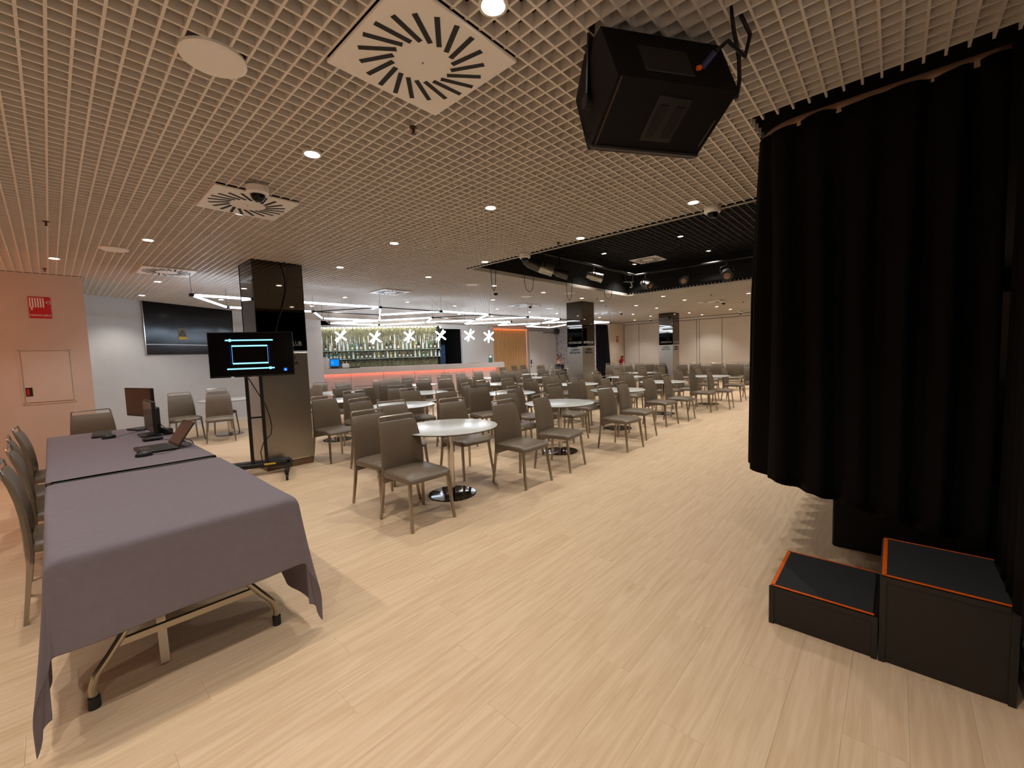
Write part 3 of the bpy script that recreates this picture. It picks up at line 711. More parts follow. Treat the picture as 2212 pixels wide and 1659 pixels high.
def cloth(name, y0, y1, front, back, side, label, seed, ridge=None):
    rnd = random.Random(seed)
    TOP = 0.735
    x0, x1 = DX0, DX1
    def fine(a0, a1, step): n = max(1, int(round((a1 - a0) / step))); return [a0 + (a1 - a0) * i / n for i in range(n)]
    us = fine(x0 - side, x0, 0.03) + fine(x0, x1, 0.055) + fine(x1, x1 + side, 0.03) + [x1 + side]
    vs = fine(y0 - front, y0, 0.03) + fine(y0, y1, 0.06) + ([y1] if back == 0 else fine(y1, y1 + back, 0.03) + [y1 + back])
    rows_ = []
    for v in vs:
        row = []
        for u in us:
            dx = max(0, x0 - u, u - x1) * (1.0 if v < 2.8 else (0.4 if v > 3.1 else 1.0 - 2.0 * (v - 2.8))); sx = -1 if u < x0 else 1
            dy = max(0, y0 - v, v - y1); sy = -1 if v < y0 else 1
            bx, by = min(max(u, x0), x1), min(max(v, y0), y1)
            if dx == 0 and dy == 0:
                z = TOP + 0.0012 * math.sin(u * 9 + v * 3.1) * math.sin(v * 5.3 - u * 2)
                if ridge and abs(v - ridge) < 0.09: z += 0.012 * (1 - abs(v - ridge) / 0.09) * max(0, 1 - (u - x0) / 0.5)
                row.append((u, v, z))
            elif dx > 0 and dy > 0:
                r = math.hypot(dx, dy); ph = math.atan2(dy, dx)
                k = math.sin(2 * ph)
                out = 0.012 + r * 0.13 * k * (0.6 + 0.4 * r / 0.72) + 0.02 * math.sin(ph * 10) * r
                ox = sx * out * (0.45 + 0.55 * math.cos(ph)); oy = sy * out * (0.35 + 0.6 * math.sin(ph))
                z = TOP - r + 0.008
                if z < 0.012:
                    ox += sx * (0.012 - z) * 0.5; z = 0.012 + 0.004 * math.sin(ph * 9)
                row.append((bx + ox, by + oy, z))
            elif dy > 0:
                wv = 0.010 * math.sin(u * 11 + 1) * dy / 0.37 + 0.006 * math.sin(u * 23) * dy
                row.append((u, by + sy * (0.010 + wv + 0.03 * dy), TOP - max(0, dy - 0.006)))
            else:
                wv = 0.03 * math.sin(v * 8 + 1) * dx / 0.6
                row.append((bx + sx * (0.010 + abs(wv) + 0.02 * dx), v, TOP - max(0, dx - 0.006)))
        rows_.append(row)
    b = MB().grid(rows_)
    o = b.build(name, M_cloth, None, ang=180)
    sm = o.modifiers.new('thickness', 'SOLIDIFY'); sm.thickness = 0.0016; sm.offset = 1
    ss = o.modifiers.new('smooth', 'SUBSURF'); ss.levels = 1; ss.render_levels = 1
    return tag(o, label, 'tablecloth', 'grey cloths on the desk')
cloth('tablecloth', 2.34, 3.84, 0.375, 0.0, 0.615, 'grey tablecloth over the near half of the desk, corners reaching the floor', 1, 3.78)
cloth('tablecloth', 3.95, 6.62, 0.0, 0.33, 0.45, 'grey tablecloth over the far half of the desk under the computers', 2)
# creases pressed into the cloth are part of its weave: thin raised fold lines
for (p, q) in (((0.0, 2.3215, 0.585), (0.60, 2.3225, 0.60)), ((0.0, 2.3205, 0.565), (0.60, 2.3215, 0.582))):
    pass

# computers on the desk
TZ = 0.7385
def monitor(base, ang, bz, w_, h_, tilt, label):
    m = empty('monitor', (base[0], base[1], TZ), ang, label, 'monitor', 'monitors on the desk')
    # local: screen faces -x, width along y
    MB().rbox((0.0, 0, bz - TZ + h_ / 2), (0.03, w_, h_), 0.006).build('bezel', M_blackp, m)
    MB().box((-0.016, 0, bz - TZ + h_ / 2 + 0.004), (0.002, w_ - 0.03, h_ - 0.035)).build('screen', mat('dark_lcd', (34, 26, 25), 0.22), m, ang=0)
    MB().rbox((0.03, 0, bz - TZ + h_ / 2), (0.05, w_ * 0.45, h_ * 0.55), 0.015).build('rear_housing', M_blackp, m)
    MB().rbox((0.06, 0, (bz - TZ) / 2 + 0.10), (0.035, 0.075, bz - TZ + 0.30), 0.008).build('stand', M_blackp, m)
    MB().rbox((0.0, 0, 0.008), (0.20, 0.26, 0.014), 0.005).build('base', M_blackp, m)
    return m
monitor((0.665, 6.34), math.radians(15), 0.885, 0.62, 0.325, 0, 'black monitor on a stand, the farther one on the grey desk')
monitor((0.665, 5.70), math.radians(0), 0.775, 0.60, 0.325, 0, 'black monitor seen edge on, the nearer one behind the laptop')
def keyboard(name, c, ang, w_, d_, label, cat):
    k = empty(name, (c[0], c[1], TZ), ang, label, cat)
    MB().rbox((0, 0, 0.010), (d_, w_, 0.018), 0.005).build('case', M_blackp, k)
    b = MB()
    n = 14
    for r in range(5):
        for c_ in range(n):
            if r == 0 and 3 < c_ < 9: continue
            b.box((-d_ / 2 + 0.02 + r * (d_ - 0.04) / 4, -w_ / 2 + 0.02 + c_ * (w_ - 0.04) / (n - 1), 0.021), ((d_ - 0.04) / 5.0, (w_ - 0.04) / n * 0.78, 0.006))
    b.box((-d_ / 2 + 0.02, 0, 0.021), ((d_ - 0.04) / 5.0, 0.14, 0.006))
    ko = b.build('keys', M_grayp, k, ang=0); ko['kind'] = 'stuff'
    return k
keyboard('keyboard', (0.325, 6.22), math.radians(-4), 0.44, 0.15, 'black keyboard in front of the farther monitor', 'keyboard')
def mouse(c, ang, label):
    m = empty('computer_mouse', (c[0], c[1], TZ), ang, label, 'computer mouse', 'mice on the desk')
    rows_ = []
    for k, (sc_, z) in enumerate(((0.96, 0.0), (1.0, 0.008), (0.96, 0.02), (0.8, 0.029), (0.45, 0.035), (0.02, 0.037))):
        row = [(0.056 * sc_ * math.cos(2 * PI * i / 16), 0.031 * sc_ * math.sin(2 * PI * i / 16) * (1 - 0.12 * math.cos(2 * PI * i / 16)), z) for i in range(16)]
        row.append(row[0]); rows_.append(row)
    MB().grid(rows_).build('body', M_blackp, m, ang=60)
    MB().box((-0.030, 0, 0.034), (0.02, 0.006, 0.008)).build('wheel', M_grayp, m, ang=0)
    return m
mouse((0.355, 5.86), 0.1, 'black computer mouse beside the far keyboard')
mouse((0.455, 4.40), 0.05, 'black computer mouse beside the open laptop')
# laptop
lp = empty('laptop', (0.565, 4.66, TZ), math.radians(3), 'open black laptop on the grey desk facing the chairs', 'laptop')
MB().rbox((0, 0, 0.011), (0.245, 0.345, 0.02), 0.005).build('base', M_blackp, lp)
b = MB()
for r in range(5):
    for c_ in range(13): b.box((-0.015 + r * 0.024, -0.145 + c_ * 0.0242, 0.022), (0.018, 0.019, 0.003))
ko = b.build('keys', M_grayp, lp, ang=0); ko['kind'] = 'stuff'
MB().box((-0.075, 0.0, 0.0215), (0.06, 0.10, 0.001)).build('touchpad', mat('touchpad_grey', (70, 64, 62), 0.35), lp, ang=0)
lid = MB().rbox((0.115, 0, 0), (0.228, 0.345, 0.010), 0.004).build('lid', M_blackp, lp, loc=(0.118, 0, 0.022)); lid.rotation_euler = (0, math.radians(-56), 0)
MB().box((0.118, 0, 0.0058), (0.20, 0.315, 0.001)).build('screen', mat('laptop_screen', (40, 32, 30), 0.12), lid, ang=0)
bx_ = empty('power_brick', (0.775, 5.62, TZ), 0.2, 'small black box lying behind the nearer monitor', 'adapter')
MB().rbox((0, 0, 0.03), (0.075, 0.13, 0.06), 0.006).build('case', M_blackp, bx_)
hub = empty('cable_hub', (0.62, 5.27, TZ), 0.1, 'black desk adapter with cables between monitor and laptop', 'adapter')
MB().rbox((0, 0, 0.016), (0.15, 0.08, 0.03), 0.01).build('case', M_blackp, hub)
MB().box((-0.02, 0, 0.033), (0.07, 0.04, 0.004)).build('top_plate', M_grayp, hub, ang=0)
for i, (pts, r_) in enumerate([
    ([(0.40, 5.83, TZ + .004), (0.46, 5.95, TZ + .004), (0.55, 6.05, TZ + .004), (0.66, 6.1, TZ + .004)], .002),
    ([(0.50, 4.40, TZ + .004), (0.58, 4.36, TZ + .004), (0.66, 4.44, TZ + .004), (0.70, 4.56, TZ + .004)], .002),
    ([(0.70, 5.75, .82), (0.76, 5.6, .80), (0.80, 5.35, .765), (0.83, 5.1, .75), (0.855, 4.9, .735), (0.87, 4.7, .60), (0.88, 4.6, .3), (0.92, 4.6, .006)], .005),
    ([(0.70, 6.30, .90), (0.78, 6.1, .82), (0.80, 5.8, .77), (0.82, 5.5, .75), (0.855, 5.3, .735), (0.875, 5.2, .5), (0.92, 5.2, .006)], .005),
    ([(0.69, 4.75, TZ + .008), (0.76, 4.8, TZ + .005), (0.80, 4.95, TZ + .005), (0.83, 5.1, TZ + .002), (0.87, 5.15, .60), (0.9, 5.2, .2), (0.95, 5.25, .006)], .004),
    ([(0.69, 4.6, TZ + .008), (0.75, 4.55, TZ + .005), (0.80, 4.62, TZ + .005), (0.815, 4.7, TZ + .005), (0.78, 4.8, TZ + .005)], .003),
    ([(0.66, 5.22, TZ + .012), (0.73, 5.1, TZ + .005), (0.79, 5.0, TZ + .005), (0.80, 4.85, TZ + .005), (0.74, 4.9, TZ + .005)], .003)]):
    tag(MB().tube(pts, r_, 6).build('cable', M_blackp), ['thin black mouse cable by the far keyboard', 'thin black mouse cable curling beside the laptop', 'thick black cable arching from the nearer monitor off the desk', 'thick black cable from the farther monitor off the desk', 'black laptop power cable running off the desk edge', 'short loop of black cable behind the laptop', 'black cable from the adapter curling on the cloth'][i], 'cable', 'black cables on the desk')

# ------------------------------------------------------------------ television on a wheeled stand
ux = Vector((0.921, -0.390, 0)); nx = Vector((-0.390, -0.921, 0))
tv = empty('tv_stand', (1.74, 6.04, 0), math.atan2(ux.y, ux.x), 'black wheeled two post television stand in front of the nearest pillar', 'stand')
# local x along the screen, local -y towards the viewer
for sx in (-1, 1):
    MB().rbox((sx * 0.078, 0, 0.745), (0.036, 0.05, 1.25), 0.004).build('post', M_blackm, tv)
MB().rbox((0, 0, 0.75), (0.12, 0.02, 0.022), 0.003).build('post_crossbar', M_blackm, tv)
MB().rbox((0, 0.0, 0.125), (0.62, 0.075, 0.055), 0.006).build('base_beam', M_blackm, tv)
MB().tube([(-0.34, 0.06, 0.145), (0.34, 0.06, 0.145)], 0.034, 14).build('rear_bar', M_blackm, tv)
MB().box((0.115, -0.0385, 0.138), (0.13, 0.002, 0.022)).build('yellow_label', M_yellow, tv, ang=0)
for sx in (-1, 1):
    MB().bar((sx * 0.33, -0.48, 0.105), (sx * 0.33, 0.26, 0.105), 0.05, 0.035).build('foot', M_blackm, tv, ang=0)
    for yy in (-0.46, 0.24):
        c = MB().tube([(sx * 0.33 - 0.012, yy, 0.038), (sx * 0.33 + 0.012, yy, 0.038)], 0.038, 16).build('caster', M_blackp, tv)
        MB().box((sx * 0.33, yy + 0.02, 0.07), (0.034, 0.03, 0.05)).build('caster_fork', M_blackm, c, ang=0)
MB().rbox((0, -0.035, 1.55), (0.5, 0.025, 0.30), 0.005).build('mount_plate', M_blackm, tv)
SCX = 0.022
tvs = empty('television', (1.74, 6.04, 1.555), math.atan2(ux.y, ux.x), 'black flat television on the wheeled stand showing blue glowing lines', 'television')
TW, TH = 0.915, 0.556
MB().rbox((SCX, -0.085, 0), (TW, 0.035, TH), 0.004).build('case', M_blackp, tvs)
MB().box((SCX, -0.1035, 0.006), (TW - 0.016, 0.002, TH - 0.03)).build('screen', mat('tv_black_screen', (2, 2, 3), 0.12, spec=0.15), tvs, ang=0)
MB().box((SCX, -0.1045, -TH / 2 + 0.006), (TW, 0.003, 0.010)).build('lower_bezel', M_blackm, tvs, ang=0)
M_glow = emat('screen_cyan_lines', (150, 226, 255), 1.5); M_glowb = emat('screen_blue_halo', (22, 70, 214), 0.7)
yS = -0.1052
def sline(nm, x0, z0, x1, z1, w_, m):
    return MB().bar((x0, yS, z0), (x1, yS, z1), 0.0012, w_).build(nm, m, tvs, ang=0)
sline('screen_line', -0.255, 0.178, 0.255, 0.178, 0.017, M_glow)
sline('screen_line', -0.255, -0.174, 0.255, -0.174, 0.017, M_glow)
for (x, z) in ((-0.205, 0.178), (0.208, -0.174)): MB().tube([(x, yS + .0006, z), (x, yS - .0006, z)], 0.018, 12).build('screen_knob', M_glow, tvs)
for (a_, b_, c_, d_) in ((-0.19, 0.108, 0.19, 0.108), (-0.19, -0.108, 0.19, -0.108), (-0.19, -0.117, -0.19, 0.117), (0.19, -0.117, 0.19, 0.117)):
    sline('screen_frame_line', a_, b_, c_, d_, 0.018, M_glow)
for (a_, b_, c_, d_) in ((-0.207, 0.108, -0.207, -0.117), (0.207, 0.117, 0.207, -0.108)): sline('screen_halo', a_, b_, c_, d_, 0.013, M_glowb)
MB().box((0.375, yS, -0.202), (0.036, 0.0012, 0.036)).build('screen_badge', emat('screen_badge_blue', (40, 120, 255), 1.2), tvs, ang=0)
MB().add([(0.366, yS - .001, -0.210), (0.384, yS - .001, -0.210), (0.375, yS - .001, -0.192)], [(0, 1, 2)]).build('screen_badge_mark', M_glow, tvs, ang=0)
MB().box((-0.205, -0.1065, -TH / 2 + 0.006), (0.03, 0.001, 0.006)).build('status_light', emat('status_white', (230, 230, 230), 0.9), tvs, ang=0)
MB().box((0.02, -0.1065, -TH / 2 + 0.006), (0.05, 0.001, 0.005)).build('maker_plate', M_alu, tvs, ang=0)
def loc_tv(x, y, z): v = Vector((1.74, 6.04, 0)) + ux * x - nx * y * -1 * -1 + Vector((0, 0, z)); return v
def ltv(x, y, z): return Vector((1.74, 6.04, z)) + ux * x + nx * (-y)
tag(MB().tube([ltv(-0.05, -0.03, 1.26), ltv(0.0, -0.03, 1.15), ltv(0.06, -0.03, 1.02), ltv(0.115, -0.03, 0.9), ltv(0.15, -0.02, 0.75), ltv(0.165, -0.01, 0.62), ltv(0.15, -0.01, 0.52), ltv(0.06, -0.03, 0.42), ltv(0.02, -0.03, 0.30), ltv(0.035, -0.03, 0.16)], 0.006, 8).build('cable', M_blackp), 'black cable looping down the television stand posts', 'cable')
# loose pale cable pile on the floor left of the stand
b = MB(); rnd = random.Random(5)
for k in range(9):
    pts = []
    a0 = rnd.uniform(0, 6); rx, ry = rnd.uniform(.08, .22), rnd.uniform(.06, .16)
    cx, cy = 1.42 + rnd.uniform(-.08, .08), 6.28 + rnd.uniform(-.1, .1)
    for i in range(22):
        a = a0 + i * 0.42
        pts.append((cx + rx * math.cos(a) * (1 + .15 * math.sin(i)), cy + ry * math.sin(a * 1.07), 0.004 + 0.012 * abs(math.sin(i * .7 + k))))
    b.tube(pts, 0.0028, 5)
b.tube([(1.40, 6.3, 0.01), (1.36, 6.5, 0.10), (1.44, 6.7, 0.2), (1.58, 6.7, 0.17), (1.68, 6.5, 0.05), (1.62, 6.3, 0.01)], 0.0022, 5)
o = b.build('loose_cable', mat('pale_cable', (214, 188, 160), 0.5)); tag(o, 'tangle of thin pale cable on the floor left of the television stand', 'cable', kind='stuff')

# ------------------------------------------------------------------ bar
bar = empty('bar_counter', (0, 0, 0), 0, 'long white bar counter with glowing pink recess under its top', 'bar')
def bprism(name, s0, s1, d0, d1, z0, z1, m, parent=None, ang=0):
    p = [(*barp(s0, d0), z0), (*barp(s1, d0), z0), (*barp(s1, d1), z0), (*barp(s0, d1), z0)]
    return MB().prism(p, (0, 0, z1 - z0)).build(name, m, parent, ang=ang)
bprism('top_band', -2.10, 4.85, 16.15, 16.75, 0.945, 1.145, M_bar, bar)
bprism('raised_end', -2.10, -1.66, 16.15, 16.75, 1.145, 1.52, M_bar, bar)
s_ = -2.06
while s_ < 4.5:
    e_ = min(s_ + 1.13, 4.56)
    bprism('panel', s_, e_ - 0.012, 16.29, 16.31, 0.06, 0.94, M_barf, bar); s_ += 1.13
bprism('body', -2.06, 4.56, 16.312, 16.6, 0.0, 0.94, mat('bar_body', (96, 88, 84), 0.6), bar)
bprism('end_panel', 4.565, 4.60, 16.29, 16.7, 0.0, 0.94, M_bar, bar)
bprism('light_strip', -2.05, 4.55, 16.20, 16.28, 0.9425, 0.9445, emat('pink_led', (255, 110, 84), 5.0), bar)
bprism('service_ledge', -1.655, -0.6, 16.17, 16.70, 1.146, 1.160, mat('dark_ledge', (36, 36, 40), 0.35), bar)
# mirrored end column left of the bar
jc = empty('mirrored_end_column', (*barp(-2.40, 16.1), 0), math.atan2(-0.5, 0.866), 'narrow white edged mirror column left of the bar counter', 'column')
MB().box((-0.12, 0.15, 1.3), (0.12, 0.3, 2.6)).build('white_edge', M_wall, jc, ang=0)
MB().box((0.05, 0.15, 1.45), (0.20, 0.26, 2.1)).build('mirror', mat('bar_mirror', (190, 176, 168), 0.04, 1.0), jc, ang=0)
MB().box((0.05, 0.15, 0.2), (0.20, 0.28, 0.4)).build('foot', M_wall, jc, ang=0)
# back bar wall: ribbed gold green glass panels
bb = empty('bottle_wall', (0, 0, 0), 0, 'lit back bar wall of ribbed green gold panels with two glass shelves', 'back bar')
mg = bpy.data.materials.new('gold_green_texture'); mg.use_nodes = True; nt = mg.node_tree; bs = nt.nodes['Principled BSDF']
tc = nt.nodes.new('ShaderNodeTexCoord'); nz = nt.nodes.new('ShaderNodeTexNoise'); nz.inputs['Scale'].default_value = 9; nz.inputs['Detail'].default_value = 6; nz.inputs['Distortion'].default_value = 2
rp = nt.nodes.new('ShaderNodeValToRGB'); rp.color_ramp.elements[0].position = .35; rp.color_ramp.elements[1].position = .66
rp.color_ramp.elements[0].color = (*lin((66, 64, 36)), 1); rp.color_ramp.elements[1].color = (*lin((150, 146, 104)), 1)
nt.links.new(tc.outputs['Object'], nz.inputs['Vector']); nt.links.new(nz.outputs['Fac'], rp.inputs['Fac']); nt.links.new(rp.outputs['Color'], bs.inputs['Base Color'])
bs.inputs['Roughness'].default_value = 0.35
n_p = 29
for i in range(n_p):
    a_ = -2.30 + i * 4.86 / n_p; e_ = a_ + 4.86 / n_p
    bprism('panel', a_ + 0.012, e_ - 0.012, 17.62, 17.66, 0.9, 2.70, mg, bb)
    r_ = MB().tube([(*barp(a_, 17.615), 0.9), (*barp(a_, 17.615), 2.70)], 0.013, 8).build('rod', M_chrome, bb)
for k, zz in enumerate((1.795, 1.475)):
    bprism('glass_shelf', -2.30, 2.52, 17.36, 17.61, zz - 0.014, zz, mat('shelf_glass', (206, 232, 222), 0.12, spec=0.7), bb)
bprism('soffit', -2.4, 2.56, 17.30, 17.70, 2.70, CEIL, M_trim, bb)
M_bl = emat('bar_spot_glow', (250, 252, 255), 26.0)
for i in range(36):
    x, y = barp(-2.26 + i * 4.76 / 35, 17.52 + (0.02 if i % 2 else 0))
    MB().lathe([(0.032, 2.697), (0.030, 2.672), (0.0, 2.668)], 10, (x, y, 0)).build('spot', M_bl, bb)
for i in range(6):
    x, y = barp(-1.9 + i * 0.78, 17.35)
    ld = bpy.data.lights.new('bar_lamp', 'SPOT'); ld.energy = 11; ld.color = (0.93, 0.98, 1.0); ld.spot_size = math.radians(100); ld.spot_blend = .8; ld.shadow_soft_size = .05
    l = bpy.data.objects.new('bar_lamp', ld); COL.objects.link(l); l.parent = bb; l.location = (x, y, 2.64)
# bottles
bu = [-2.17, -1.99, -1.84, -1.68, -1.52, -1.36, -1.2, -1.06, -0.89, -0.72, -0.57, -0.42, -0.25, -0.11, 0.05, 0.22, 0.39, 0.54, 0.7, 0.84, 1.02, 1.17, 1.32, 1.49, 1.64, 1.81, 1.96, 2.13, 2.29, 2.44]
bl_ = [-2.14, -2.02, -1.92, -1.83, -1.68, -1.55, -1.46, -1.34, -1.2, -1.03, -0.87, -0.71, -0.56, -0.39, -0.25, -0.09, 0.07, 0.24, 0.41, 0.54, 0.7, 0.87, 1.02, 1.18, 1.32, 1.49, 1.66, 1.82, 1.98, 2.13, 2.31, 2.45]
kinds = {'w': ('clear', (222, 230, 232)), 'g': ('green', (26, 120, 62)), 'd': ('dark', (24, 20, 24)), 'a': ('amber', (156, 92, 36)), 'b': ('pale blue', (120, 184, 214)), 'o': ('olive', (120, 124, 96)), 'y': ('yellow', (196, 176, 60)), 'm': ('plum', (86, 48, 54))}
BM = {k: mat('bottle_' + v[0].replace(' ', '_'), v[1], 0.12, spec=0.7) for k, v in kinds.items()}
M_cap = mat('bottle_cap_white', (236, 236, 236), 0.4); M_capd = mat('bottle_cap_dark', (40, 36, 34), 0.4); M_lab = mat('bottle_label', (236, 232, 222), 0.6)
ku = 'wwdwmwwwgbmwmmwwddwawwwydwwgdw'; kl = 'bwdbbggbygwgmddwydwywdammwwgowwwdw'
cache = {}
def bottle(kd, h_, fat, s__, z, d_, label, group):
    key = (kd, h_, fat)
    if key not in cache:
        r = 0.037 * fat
        cache[key] = (MB().lathe([(r * .9, 0), (r, 0.006), (r, h_ * .55), (r * .8, h_ * .64), (0.014, h_ * .76), (0.013, h_ * .90), (0.015, h_ * .905), (0.0, h_ * .91)], 14).mesh('bottle_glass', BM[kd], 50),
                      MB().lathe([(0.0165, h_ * .88), (0.0165, h_), (0.0, h_ * 1.003)], 10).mesh('cap', M_cap if kd in 'wgby' else M_capd),
                      MB().lathe([(r + .001, h_ * .14), (r + .0012, h_ * .42)], 14).mesh('label', M_lab))
    o = empty('bottle', (*barp(s__, d_), z), 0, label, 'bottle', group)
    for nm, me in zip(('glass', 'cap', 'label'), cache[key]):
        c = bpy.data.objects.new(nm, me); COL.objects.link(c); c.parent = o
for i, s__ in enumerate(bu):
    k = ku[i]; hh_ = (0.40, 0.40, 0.27, 0.30, 0.26)[i] if i < 5 else (0.30, 0.34, 0.33, 0.36)[(i * 7) % 4]
    bottle(k, hh_, (1.25 if i in (18, 24) else 1.0), s__, 1.795, 17.47, '%s bottle, %s from the left on the upper bar shelf' % (kinds[k][0], ORD[i]), 'bottles on the upper bar shelf')
for i, s__ in enumerate(bl_):
    k = kl[i]; bottle(k, (0.24, 0.27, 0.26, 0.22)[(i * 5) % 4], 1.0, s__, 1.475, 17.47, '%s glass bottle, %s from the left on the lower bar shelf' % (kinds[k][0], ORD[i]), 'bottles on the lower bar shelf')
# till on the ledge
tl = empty('till_terminal', (*barp(-1.46, 16.42), 1.160), math.atan2(-0.5, 0.866), 'till terminal with bright blue screen on the left end of the bar', 'till')
MB().rbox((0, 0.0, 0.02), (0.22, 0.18, 0.04), 0.008).build('base', M_blackp, tl)
sc_ = MB().rbox((0, -0.05, 0.19), (0.335, 0.03, 0.29), 0.006).build('display', M_blackp, tl); sc_.rotation_euler = (math.radians(-8), 0, 0)
MB().box((0, -0.0665, 0.19), (0.29, 0.002, 0.245)).build('screen', emat('till_screen_blue', (16, 132, 236), 1.1), sc_, ang=0)
for zz in (0.16, 0.19, 0.22): MB().box((-0.07, -0.068, zz), (0.09, 0.001, 0.008)).build('screen_text_line', emat('till_text', (120, 210, 255), 1.0), sc_, ang=0)
kb = empty('card_printer', (*barp(-1.10, 16.45), 1.160), math.atan2(-0.5, 0.866), 'white receipt printer beside the till', 'printer')
MB().rbox((0, 0, 0.07), (0.22, 0.2, 0.14), 0.01).build('case', M_plastic, kb); MB().rbox((0, -0.02, 0.145), (0.17, 0.12, 0.02), 0.005).build('lid', M_white, kb)
mtb = tag(bprism('counter_mat', -0.95, -0.62, 16.2, 16.5, 1.160, 1.185, mat('rubber_mat', (24, 24, 26), 0.6)), 'black mat hanging over the counter edge by the till', 'mat')
for k, s__ in enumerate((-1.30, -1.2)):
    j = empty('juice_bottle', (*barp(s__ + 0.12, 16.62), 1.160), 0, 'small yellow bottle behind the till, %s' % ('left one' if k == 0 else 'right one'), 'bottle', 'small yellow bottles behind the till')
    MB().lathe([(0.028, 0), (0.03, .08), (.012, .13), (.012, .19), (0, .192)], 12).build('glass', BM['y'], j); MB().lathe([(.015, .185), (.015, .21), (0, .211)], 8).build('cap', M_cap, j)
mc = empty('menu_stand', (*barp(4.36, 16.45), 1.145), math.atan2(-0.5, 0.866) - 0.35, 'small dark green menu stand on the right end of the bar', 'menu stand')
MB().rbox((0, 0, 0.155), (0.15, 0.012, 0.31), 0.003).build('panel', mat('menu_green', (54, 92, 84), 0.5), mc)
MB().box((0, -0.008, 0.235), (0.10, 0.002, 0.09)).build('card_print', M_lab, mc, ang=0); MB().rbox((0, 0, 0.006), (0.16, 0.08, 0.012), 0.003).build('foot', M_blackp, mc)
tr_ = empty('serving_tray', (*barp(3.70, 16.55), 1.146), 0, 'thin grey tray lying on the bar near the menu stand', 'tray')
MB().rbox((0, 0, 0.008), (0.42, 0.28, 0.014), 0.005).build('pan', M_steel, tr_)
# fridge in the doorway
fg = empty('drinks_fridge', (11.32, 14.75, 0), 0, 'tall blue lit fridge inside the dark doorway behind the bar', 'fridge')
MB().rbox((0, 0, 0.98), (0.62, 0.6, 1.96), 0.01).build('body', mat('fridge_body', (30, 52, 80), 0.35), fg)  # blue glow put into the base colours of body and door
dr = MB().rbox((-0.02, -0.32, 1.0), (0.56, 0.03, 1.85), 0.008).build('door', mat('fridge_door', (38, 84, 130), 0.25), fg)
MB().tube([(0.20, -0.36, 0.75), (0.20, -0.36, 1.45)], 0.012, 8).build('handle', M_alu, dr)
# star pendants above the counter
pend = [(6.98, 14.44, 2.29), (7.98, 13.87, 2.21), (9.02, 13.27, 2.24), (10.02, 12.69, 2.24), (10.98, 12.14, 2.23), (11.64, 11.75, 2.17)]
M_star = emat('pendant_glow', (250, 252, 255), 26.0)
vr = Vector((0.77, -0.64, 0)); vz = Vector((0, 0, 1)); vn = Vector((0.64, 0.77, 0))
for i, p in enumerate(pend):
    o = empty('star_pendant', p, 0, 'glowing white crossed stick pendant above the bar, %s from the left' % ORD[i], 'pendant lamp', 'star pendants above the bar')
    for k, (a_, t_) in enumerate(((40, 0), (-40, 0), (66 + 8 * (i % 3), 1.1))):
        a_ = math.radians(a_); d_ = (vr * math.cos(a_) + vz * math.sin(a_)) * 0.24 + vn * t_ * 0.16
        MB().tube([-d_, -d_ * .9, d_ * .9, d_], [0.018, 0.028, 0.028, 0.018], 8).build('stick', M_star, o)
    MB().tube([(0, 0, 0), (0, 0, CEIL - p[2])], 0.003, 5).build('wire', M_blackm, o)

# oak sliding panel with orange led edge
ok = empty('oak_panel_wall', (15.25, 13.93, 0), 0, 'oak slatted wall panel lit orange along its top edge', 'wall panel')
nb = 12
for i in range(nb):
    w_ = 2.32 / nb
    MB().rbox((-1.16 + (i + .5) * w_, 0.0, 1.33), (w_ - 0.008, 0.04, 2.62), 0.006).build('board', M_oak, ok)
MB().box((0, 0.03, 1.33), (2.36, 0.02, 2.64)).build('backing', M_blackm, ok, ang=0)
MB().box((0, -0.05, 2.70), (2.40, 0.03, 0.03)).build('led_strip', emat('orange_led', (255, 132, 70), 10.0), ok, ang=0)
MB().box((0, -0.075, 2.715), (2.44, 0.02, 0.07)).build('led_cover', M_wall, ok, ang=0)
MB().box((1.19, -0.03, 1.33), (0.02, 0.02, 2.6)).build('side_led', emat('orange_led_soft', (255, 170, 140), 0.8), ok, ang=0)
for sx in (-1.235, 1.24): MB().box((sx, -0.02, 1.36), (0.05, 0.10, 2.72)).build('jamb', M_wall, ok, ang=0)
# white double door
dd = empty('double_door', (17.70, 13.80, 0), 0, 'wide white flush double door right of the oak panel', 'door')
for sx in (-1, 1): 
    lf = MB().rbox((sx * 0.57, 0, 1.30), (1.13, 0.045, 2.58), 0.004).build('door_leaf', M_door, dd)
MB().box((0.57, -0.03, 2.52), (1.13, 0.03, 0.05)).build('closer_rail', M_alu, dd, ang=0)
MB().rbox((-1.08, -0.04, 1.02), (0.06, 0.06, 0.20), 0.01).build('lock', M_blackm, dd); MB().rbox((-1.07, -0.04, 0.78), (0.05, 0.05, 0.06), 0.01).build('lock', M_blackm, dd)
# black ball speaker near the lattice
bs_ = empty('ball_speaker', (15.5, 11.3, 2.40), 0, 'small black wall speaker hanging in front of the leaf print wall', 'speaker')
MB().lathe([(0.0, -0.15), (0.10, -0.12), (0.145, -0.02), (0.12, 0.09), (0.05, 0.14), (0, 0.15)], 20).build('cabinet', M_blackp, bs_); MB().tube([(0, 0, 0.14), (0, 0, 0.37)], 0.012, 6).build('bracket', M_blackm, bs_)

